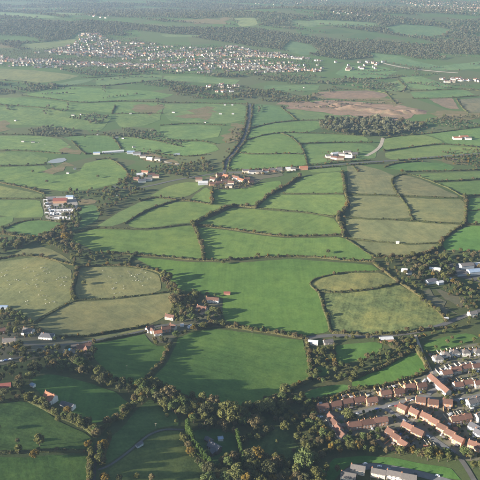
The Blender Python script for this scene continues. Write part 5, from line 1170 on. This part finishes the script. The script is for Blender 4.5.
for x, y in [(223, 264.5), (258, 257), (84, 285), (47, 183), (98, 178), (402, 172.5), (328, 253.5), (33, 173)]:
    q = P1(x, y); add_tree(q[0], q[1], 8, 1.15, 'hedge', 'hedge')
scatter([(318, 122), (340, 119.5), (370, 118.5), (400, 122.5), (425, 126), (410, 133), (380, 137), (345, 135), (322, 130)], 10, (9, 14), 'far', 'wood', 1, False)
along([(238, 174), (255, 175.5), (275, 174), (298, 171.5)], 9, (5, 8), 'brown', 'village road', 2.5, .8)
along([(240, 170.5), (262, 170), (285, 168.8), (310, 167)], 11, (4, 7), 'brown', 'village road', 2, .7)
scatter([(130, 150), (150, 150), (182, 160), (184, 167), (160, 165), (138, 160)], 13, (4, 7), 'brown', 'works', .6)
scatter([(215, 173), (245, 176), (255, 182), (250, 190), (212, 190), (206, 182)], 9, (5, 9), 'brown', 'village', .95)
scatter([(42, 196), (90, 190), (120, 186), (128, 190), (110, 196), (84, 198), (80, 205), (76, 196)], 11, (5, 9), 'brown', 'yard', .8)
scatter([(322, 153), (358, 151), (362, 158), (352, 162), (326, 162)], 12, (4, 7), 'brown', 'farm', .6)
scatter([(412, 262), (450, 258), (456, 270), (450, 288), (436, 284), (420, 284)], 8, (5, 10), 'darkw', 'scrub at the right edge', .75)
scatter([(446, 290), (485, 296), (485, 308), (466, 312), (452, 306)], 8.5, (5, 9), 'brown', 'scrub at the right edge', .7)
scatter([(455, 262), (488, 262), (488, 284), (462, 280)], 9, (5, 8), 'brown', 'scrub at the right edge', .6)
scatter([(52, 207), (74, 206.5), (75, 209.5), (52, 210)], 7, (5, 8), 'darkw', 'yard', 1)
along([(45, 197), (45, 205), (47, 214), (52, 221)], 10, (4, 7), 'brown', 'yard', 1)
scatter([(104, 190), (118, 187), (126, 178), (134, 172), (150, 172), (165, 176), (196, 177), (160, 186), (134, 196), (112, 208), (100, 218), (96, 212)], 8.5, (5, 10), 'brown', 'belt', .95)
scatter([(135, 170), (165, 166), (185, 166), (205, 160), (218, 168), (205, 176), (170, 176)], 8.5, (5, 9), 'brown', 'belt', .95)
scatter([(218, 150), (226, 140), (236, 128), (246, 120), (250, 108), (253, 118), (246, 138), (236, 150), (226, 160)], 12, (5, 9), 'brown', 'belt', .7)
along([(222, 172), (224, 161), (234, 150.5), (243, 137), (246, 122), (247, 105)], 12, (5, 8), 'hedge', 'belt', 2, .7)
along([(228, 171), (229.5, 161), (239, 151), (247, 138), (251, 122), (253, 105)], 12, (5, 8), 'hedge', 'belt', 2, .7)
scatter([(28, 130), (60, 126), (80, 131), (110, 133), (135, 136), (112, 138), (62, 138), (28, 136)], 9.5, (5, 9), 'far', 'belt', .95)
for q in range(46):      # lines of trees between the far fields
    x0, y0 = rng.uniform(0, 480), rng.uniform(56, 108)
    if inpoly(np.array([x0]), np.array([y0]), [(0, 50), (330, 60), (325, 78), (0, 68)])[0]: continue
    dx, dy = rng.uniform(15, 60), rng.normal(0, 2.2)
    if rng.random() < .3: dx, dy = rng.normal(0, 4), rng.uniform(4, 9)
    along([(x0, y0), (x0+dx*.5, y0+dy*.5+rng.normal(0, .5)), (x0+dx, y0+dy)], 11, (5, 9), 'far', 'belt', 2.5, .85, None, (.85, 1.3), False)
scatter([(70, 118), (95, 114), (110, 118), (100, 124), (80, 124), (66, 122)], 9.5, (5, 9), 'far', 'belt', .9)
scatter([(120, 129), (150, 130), (185, 142), (180, 148), (150, 141), (130, 138)], 10, (5, 9), 'far', 'belt', .9)
scatter([(395, 160), (425, 157), (455, 150), (485, 150), (485, 168), (460, 168), (440, 161), (410, 164)], 9, (4, 8), 'brown', 'belt', .95)
scatter([(400, 128), (440, 118), (485, 115), (485, 127), (450, 130), (415, 135)], 9.5, (5, 9), 'far', 'belt', .9)
scatter([(-8, 82), (15, 84), (45, 86), (52, 84), (60, 88), (40, 92), (20, 96), (-8, 96)], 10, (6, 11), 'far', 'belt', .95)
scatter([(130, 83), (165, 81), (240, 88), (300, 95), (320, 100), (280, 102), (220, 98), (170, 92)], 10.5, (5, 10), 'far', 'belt', .9)
scatter([(165, 85), (250, 90), (320, 92), (315, 104), (255, 102), (180, 98)], 12, (5, 10), 'brown', 'belt', .8)
scatter([(60, 71), (120, 70), (160, 71), (195, 74), (240, 73), (300, 77), (325, 78), (340, 84), (300, 84), (240, 79), (165, 74), (95, 77), (80, 75)], 11, (6, 11), 'far', 'belt', .9)
scatter([(330, 79), (385, 79), (400, 93), (380, 90), (335, 89), (320, 84)], 12, (6, 10), 'far', 'belt', .8)
along([(386, 62.5), (405, 66.5), (430, 69.5), (458, 71.5)], 25, (7, 10), 'far', 'belt', 4, .7)
# wooded ridges beyond the town, thinned where fields, bare ground and houses lie
fp = [w for s, w in FIELDS]
def ridge(poly, spacing, fill, hr=(9, 15)):
    global TREES
    n0 = len(TREES); scatter(poly, spacing, hr, 'far', 'ridge', fill, False)
    X = np.array([t[0] for t in TREES[n0:]]); Y = np.array([t[1] for t in TREES[n0:]])
    bad = np.zeros(len(X), bool)
    for w in fp:
        if w[:, 1].max() > 2400: bad |= inpoly(X, Y, w)
    bad |= inpoly(X, Y, PW([(165, 20), (230, 17.5), (234, 23.5), (220, 25.5), (190, 22.5)])[:, :2])
    gapn = 1.2*np.sin(Y/105+X/620+1.6*np.sin(X/410))+.9*np.sin(X/170+Y/260)+.6*np.sin(X/61+Y/47)+rng.normal(0, .18, len(X))
    bad |= gapn < -.75
    TREES = TREES[:n0]+[t for t, b_ in zip(TREES[n0:], bad) if not b_]
ridge([(-12, 21), (90, 19), (160, 27), (250, 28), (330, 27), (385, 28), (492, 38), (492, 60), (440, 65), (400, 55), (345, 60), (290, 54), (235, 46), (165, 44), (110, 40), (80, 32), (60, 46), (20, 50), (-12, 42)], 8.5, 1.0, (5, 10))
ridge([(-12, -7), (492, -7), (492, 16), (240, 2), (-12, 2)], 24, .9, (8, 15))
ridge([(-12, 2), (240, 2), (492, 16), (492, 38), (385, 27), (250, 27), (90, 19), (-12, 20)], 14, .95, (7, 13))
scatter([(-10, 50), (60, 48), (98, 34), (165, 45), (235, 47), (322, 61), (312, 77), (240, 72), (160, 70), (60, 70), (-10, 66)], 15, (4, 8), 'far', 'ridge', .8, False)

# the 300 trees that show largest become things; the rest is woodland
size = np.array([t[2]/float(dist_cam(t[0], t[1])) for t in TREES])
PX, PY = to_px(np.array([t[0] for t in TREES]), np.array([t[1] for t in TREES]), H(np.array([t[0] for t in TREES]), np.array([t[1] for t in TREES]))+5)
vis = (PX > -2) & (PX < 482) & (PY > -2) & (PY < 481)
size = np.where(vis, size, 0)
top = set(np.argsort(-size)[:300].tolist())
ADJ = {'olive': 'olive-green', 'golden': 'golden', 'brown': 'brown', 'green': 'green', 'dark': 'dark', 'conifer': 'bright conifer', 'far': 'dull'}
groups = {}
for i in top: groups.setdefault((TREES[i][6], TREES[i][4]), []).append(i)
proto_c, proto_t = {}, None
for (area, c), ids in groups.items():
    ids.sort(key=lambda i: PX[i])
    for n_, i in enumerate(ids):
        x, y, h, wf, c, va, _ = TREES[i]
        root = obj('conifer_tree' if c == 'conifer' else 'tree', None, loc=(x, y, float(H(x, y))+.1), rz=float(rng.uniform(0, 6.28)), scale=(h*wf, h*wf, h))
        a_ = area if area != 'hedge' else 'in the field hedges'
        pos = f', {ordinal(n_+1)} from left' if len(ids) > 1 else ''
        lab = (f'{ADJ[c]} tree{pos} {a_}' if len(ids) > 1 else f'the only {ADJ[c]} tree {a_}')
        tag(root, lab, 'tree', 'trees '+a_)
        v = CROWN[c]; me = v[va % len(v)]
        tr = obj('trunk', TRUNK[va % 3], root); cr = obj('crown', me, root)
        proto_c.setdefault((c, va % len(v)), cr); proto_t = proto_t or tr
def tree_nodes(name, protos, trunk):
    ng = bpy.data.node_groups.new(name, 'GeometryNodeTree')
    ng.interface.new_socket('Geometry', in_out='INPUT', socket_type='NodeSocketGeometry'); ng.interface.new_socket('Geometry', in_out='OUTPUT', socket_type='NodeSocketGeometry')
    gi = ng.nodes.new('NodeGroupInput'); go = ng.nodes.new('NodeGroupOutput'); jn = ng.nodes.new('GeometryNodeJoinGeometry')
    for k, p in enumerate([trunk]+protos):
        oi = ng.nodes.new('GeometryNodeObjectInfo'); oi.inputs['Object'].default_value = p; oi.inputs['As Instance'].default_value = True; oi.transform_space = 'ORIGINAL'
        ip = ng.nodes.new('GeometryNodeInstanceOnPoints')
        sc = ng.nodes.new('GeometryNodeInputNamedAttribute'); sc.data_type = 'FLOAT_VECTOR'; sc.inputs['Name'].default_value = 'tree_scale'
        ro = ng.nodes.new('GeometryNodeInputNamedAttribute'); ro.data_type = 'FLOAT_VECTOR'; ro.inputs['Name'].default_value = 'tree_turn'
        ng.links.new(gi.outputs[0], ip.inputs['Points']); ng.links.new(oi.outputs['Geometry'], ip.inputs['Instance'])
        ng.links.new(sc.outputs['Attribute'], ip.inputs['Scale']); ng.links.new(ro.outputs['Attribute'], ip.inputs['Rotation'])
        if k > 0:
            ix = ng.nodes.new('GeometryNodeInputNamedAttribute'); ix.data_type = 'INT'; ix.inputs['Name'].default_value = 'tree_kind'
            cmp_ = ng.nodes.new('FunctionNodeCompare'); cmp_.data_type = 'INT'; cmp_.operation = 'EQUAL'
            ng.links.new(ix.outputs['Attribute'], cmp_.inputs[2]); cmp_.inputs[3].default_value = k-1
            ng.links.new(cmp_.outputs[0], ip.inputs['Selection'])
        ng.links.new(ip.outputs[0], jn.inputs[0])
    ng.links.new(jn.outputs[0], go.inputs[0]); return ng
# one far tree stands on the ridge as the pattern for the woods there
def proto_of(c, va):
    if (c, va) in proto_c: return proto_c[(c, va)]
    j = next((i for i, t in enumerate(TREES) if t[4] == c and t[5] % len(CROWN[c]) == va and i not in top), None)
    if j is None: return None
    x, y, h, wf, _, _, area = TREES[j]; top.add(j)
    root = obj('tree', None, loc=(x, y, float(H(x, y))+.1), scale=(h*wf, h*wf, h)); tag(root, f'{ADJ[c]} {("round", "spreading", "rounded", "slender")[va]} tree far off towards the distant town', 'tree', 'far trees')
    obj('trunk', TRUNK[0], root); proto_c[(c, va)] = obj('crown', CROWN[c][va], root); return proto_c[(c, va)]
keys = []
for c in ('olive', 'golden', 'brown', 'green', 'dark', 'far'):
    for va in range(4):
        if proto_of(c, va): keys.append((c, va))
rest = [i for i in range(len(TREES)) if i not in top]
bins = {'near_woodland': ('many more trees in the woods and hedges', lambda t: t[1] < 1150), 'middle_distance_trees': ('small trees in hedges and belts of the middle distance', lambda t: 1150 <= t[1] < 2450), 'far_woodland': ('woods on the far ridges around the town', lambda t: t[1] >= 2450)}
ng = tree_nodes('tree_scatter', [proto_c[k] for k in keys], proto_t)
for nm, (lab, fn) in bins.items():
    T = [TREES[i] for i in rest if fn(TREES[i])]
    T = [t for t in T if (t[4], t[5] % len(CROWN[t[4]])) in keys]
    me = bpy.data.meshes.new(nm); X = np.array([t[0] for t in T]); Y = np.array([t[1] for t in T])
    me.from_pydata(np.column_stack([X, Y, H(X, Y)+.1]).tolist(), [], [])
    a = me.attributes.new('tree_scale', 'FLOAT_VECTOR', 'POINT'); a.data.foreach_set('vector', np.array([(t[2]*t[3], t[2]*t[3], t[2]) for t in T], np.float32).ravel())
    a = me.attributes.new('tree_turn', 'FLOAT_VECTOR', 'POINT'); a.data.foreach_set('vector', np.column_stack([np.zeros(len(T)), np.zeros(len(T)), rng.uniform(0, 6.28, len(T))]).astype(np.float32).ravel())
    a = me.attributes.new('tree_kind', 'INT', 'POINT'); a.data.foreach_set('value', np.array([keys.index((t[4], t[5] % len(CROWN[t[4]]))) for t in T], np.int32))
    o = obj(nm, me); md = o.modifiers.new('trees', 'NODES'); md.node_group = ng; tag(o, lab, 'trees', kind='stuff')
print('TREES', len(TREES), 'HOUSES', n_house, 'TOWN', len(TH), len(far_v))

# ------------------------------------------------------------------ spoil heaps on the bare earth
for n_, (x, y, r_, h_) in enumerate([(338, 105.5, 26, 9), (352, 108, 34, 11), (371, 110, 30, 8), (388, 112.5, 36, 10), (404, 112, 28, 8), (415, 111.8, 30, 7), (322, 107, 24, 6), (361, 105, 22, 6)]):
    p = P1(x, y); rg_ = np.random.default_rng(60+n_); V_, F_ = [], []
    for k in range(7):
        t_ = k/6.; 
        for q in range(22):
            a_ = 2*math.pi*q/22; rr = r_*(1-t_)*(1+.22*math.sin(2*a_+n_)+.12*math.sin(5*a_+k)+rg_.normal(0, .04)); X_, Y_ = p[0]+math.cos(a_)*rr*1.6, p[1]+math.sin(a_)*rr
            V_.append((X_, Y_, float(H(X_, Y_))-.3+h_*t_**1.15*(1+rg_.normal(0, .05))))
    for k in range(6):
        for q in range(22): F_.append([k*22+q, k*22+(q+1) % 22, (k+1)*22+(q+1) % 22, (k+1)*22+q])
    tag(obj('spoil_heap', mesh_np('spoil_heap', V_, np.array(F_), [M['quarry']], smooth_=True)), f'reddish earth mound, {ordinal(sorted([338, 352, 371, 388, 404, 415, 322, 361]).index(x)+1)} from left on the bare workings', 'mound', 'earth mounds on the workings')

# ------------------------------------------------------------------ sheep, poles
def sheep_mesh():
    b = MB()
    # body rings from rump to neck and head, one continuous skin, then the legs
    rings = [(-.62, .18, .72), (-.5, .27, .70), (-.15, .31, .68), (.25, .29, .70), (.48, .2, .76), (.6, .11, .80), (.74, .10, .74), (.86, .05, .66)]
    n = 8; v0 = len(b.v)
    for x, r, z in rings:
        for i in range(n): a = 2*math.pi*i/n; b.v.append((x, math.cos(a)*r, z+math.sin(a)*r*.95))
    for k in range(len(rings)-1):
        for i in range(n): b.f.append([v0+k*n+i, v0+k*n+(i+1) % n, v0+(k+1)*n+(i+1) % n, v0+(k+1)*n+i]); b.m.append(0)
    b.f.append([v0+i for i in range(n)][::-1]); b.m.append(0); b.f.append([v0+(len(rings)-1)*n+i for i in range(n)]); b.m.append(0)
    for x in (-.42, .36):
        for y in (-.15, .15): b.tube((x, y, .5), (x, y, 0), .06, .04, 5)
    return b.mesh('sheep', [M['wool']])
SH = sheep_mesh()
def flock(poly, n, where, group):
    w = PW(poly)[:, :2]; k = 0; L_ = []
    while k < n:
        x, y = random.uniform(w[:, 0].min(), w[:, 0].max()), random.uniform(w[:, 1].min(), w[:, 1].max())
        if not bool(inpoly(np.array([x]), np.array([y]), w)[0]): continue
        m_ = random.choice((1, 1, 2, 3))
        for q in range(m_): L_.append((x+random.gauss(0, 3), y+random.gauss(0, 4))); k += 1
    L_.sort(key=lambda q: q[0]/q[1])
    for n_, (x, y) in enumerate(L_):
        o = obj('sheep', SH, loc=(x, y, float(H(x, y))+LIFT), rz=random.uniform(0, 6.28), scale=(1.1, 1.15, 1.1)); tag(o, f'white sheep, {ordinal(n_+1)} from left {where}', 'sheep', group)
flock([(20, 268), (60, 268), (70, 282), (66, 296), (58, 304), (30, 308), (12, 296)], 48, 'in the pale field at the left edge', 'sheep in the left pale field')
flock([(100, 270), (150, 272), (158, 285), (150, 291), (110, 295), (100, 285)], 38, 'in the pale field above the long hedge', 'sheep in the right pale field')
flock([(2, 266), (24, 262), (20, 285), (3, 290)], 10, 'of those beside the left picture edge', 'sheep at the far left')
flock([(30, 140), (50, 142), (60, 146), (40, 148)], 8, 'in the green field above the pond', 'sheep above the pond')
def pole(px, py, label):
    p = P1(px, py); t = obj('telegraph_pole', None, loc=(p[0], p[1], p[2]+.2)); tag(t, label, 'telegraph pole', 'telegraph poles')
    b = MB(); b.tube((0, 0, -.5), (0, 0, 7.2), .15, .10, 8); obj('pole', b.mesh('pole', [M['pole']]), t)
    b = MB(); b.box(-1.1, 1.1, -.07, .07, 6.6, 6.75); obj('crossarm', b.mesh('crossarm', [M['pole']]), t)
for x, y, lab in [(127, 371, 'pale telegraph pole alone in the field below the lane'), (156, 429, 'telegraph pole above the farm track'), (252, 336, 'telegraph pole beside the hedge of the big green field')]:
    pole(x, y, lab)

# ------------------------------------------------------------------ haze
hz = MB(); hz.box(-17500, 17500, -17500, 17500, float(gm.vertices[0].co.z)*0-12, CAM_Z+12)
mh = bpy.data.materials.new('haze'); mh.use_nodes = True; n = mh.node_tree; n.nodes.clear()
pv = n.nodes.new('ShaderNodeVolumePrincipled'); pv.inputs['Color'].default_value = (.52, .72, 1.0, 1); pv.inputs['Density'].default_value = 5.2e-5; pv.inputs['Anisotropy'].default_value = .3
on = n.nodes.new('ShaderNodeOutputMaterial'); n.links.new(pv.outputs[0], on.inputs['Volume'])
tag(obj('haze', hz.mesh('haze', [mh])), 'thin bluish haze over the whole landscape', 'haze', kind='stuff')
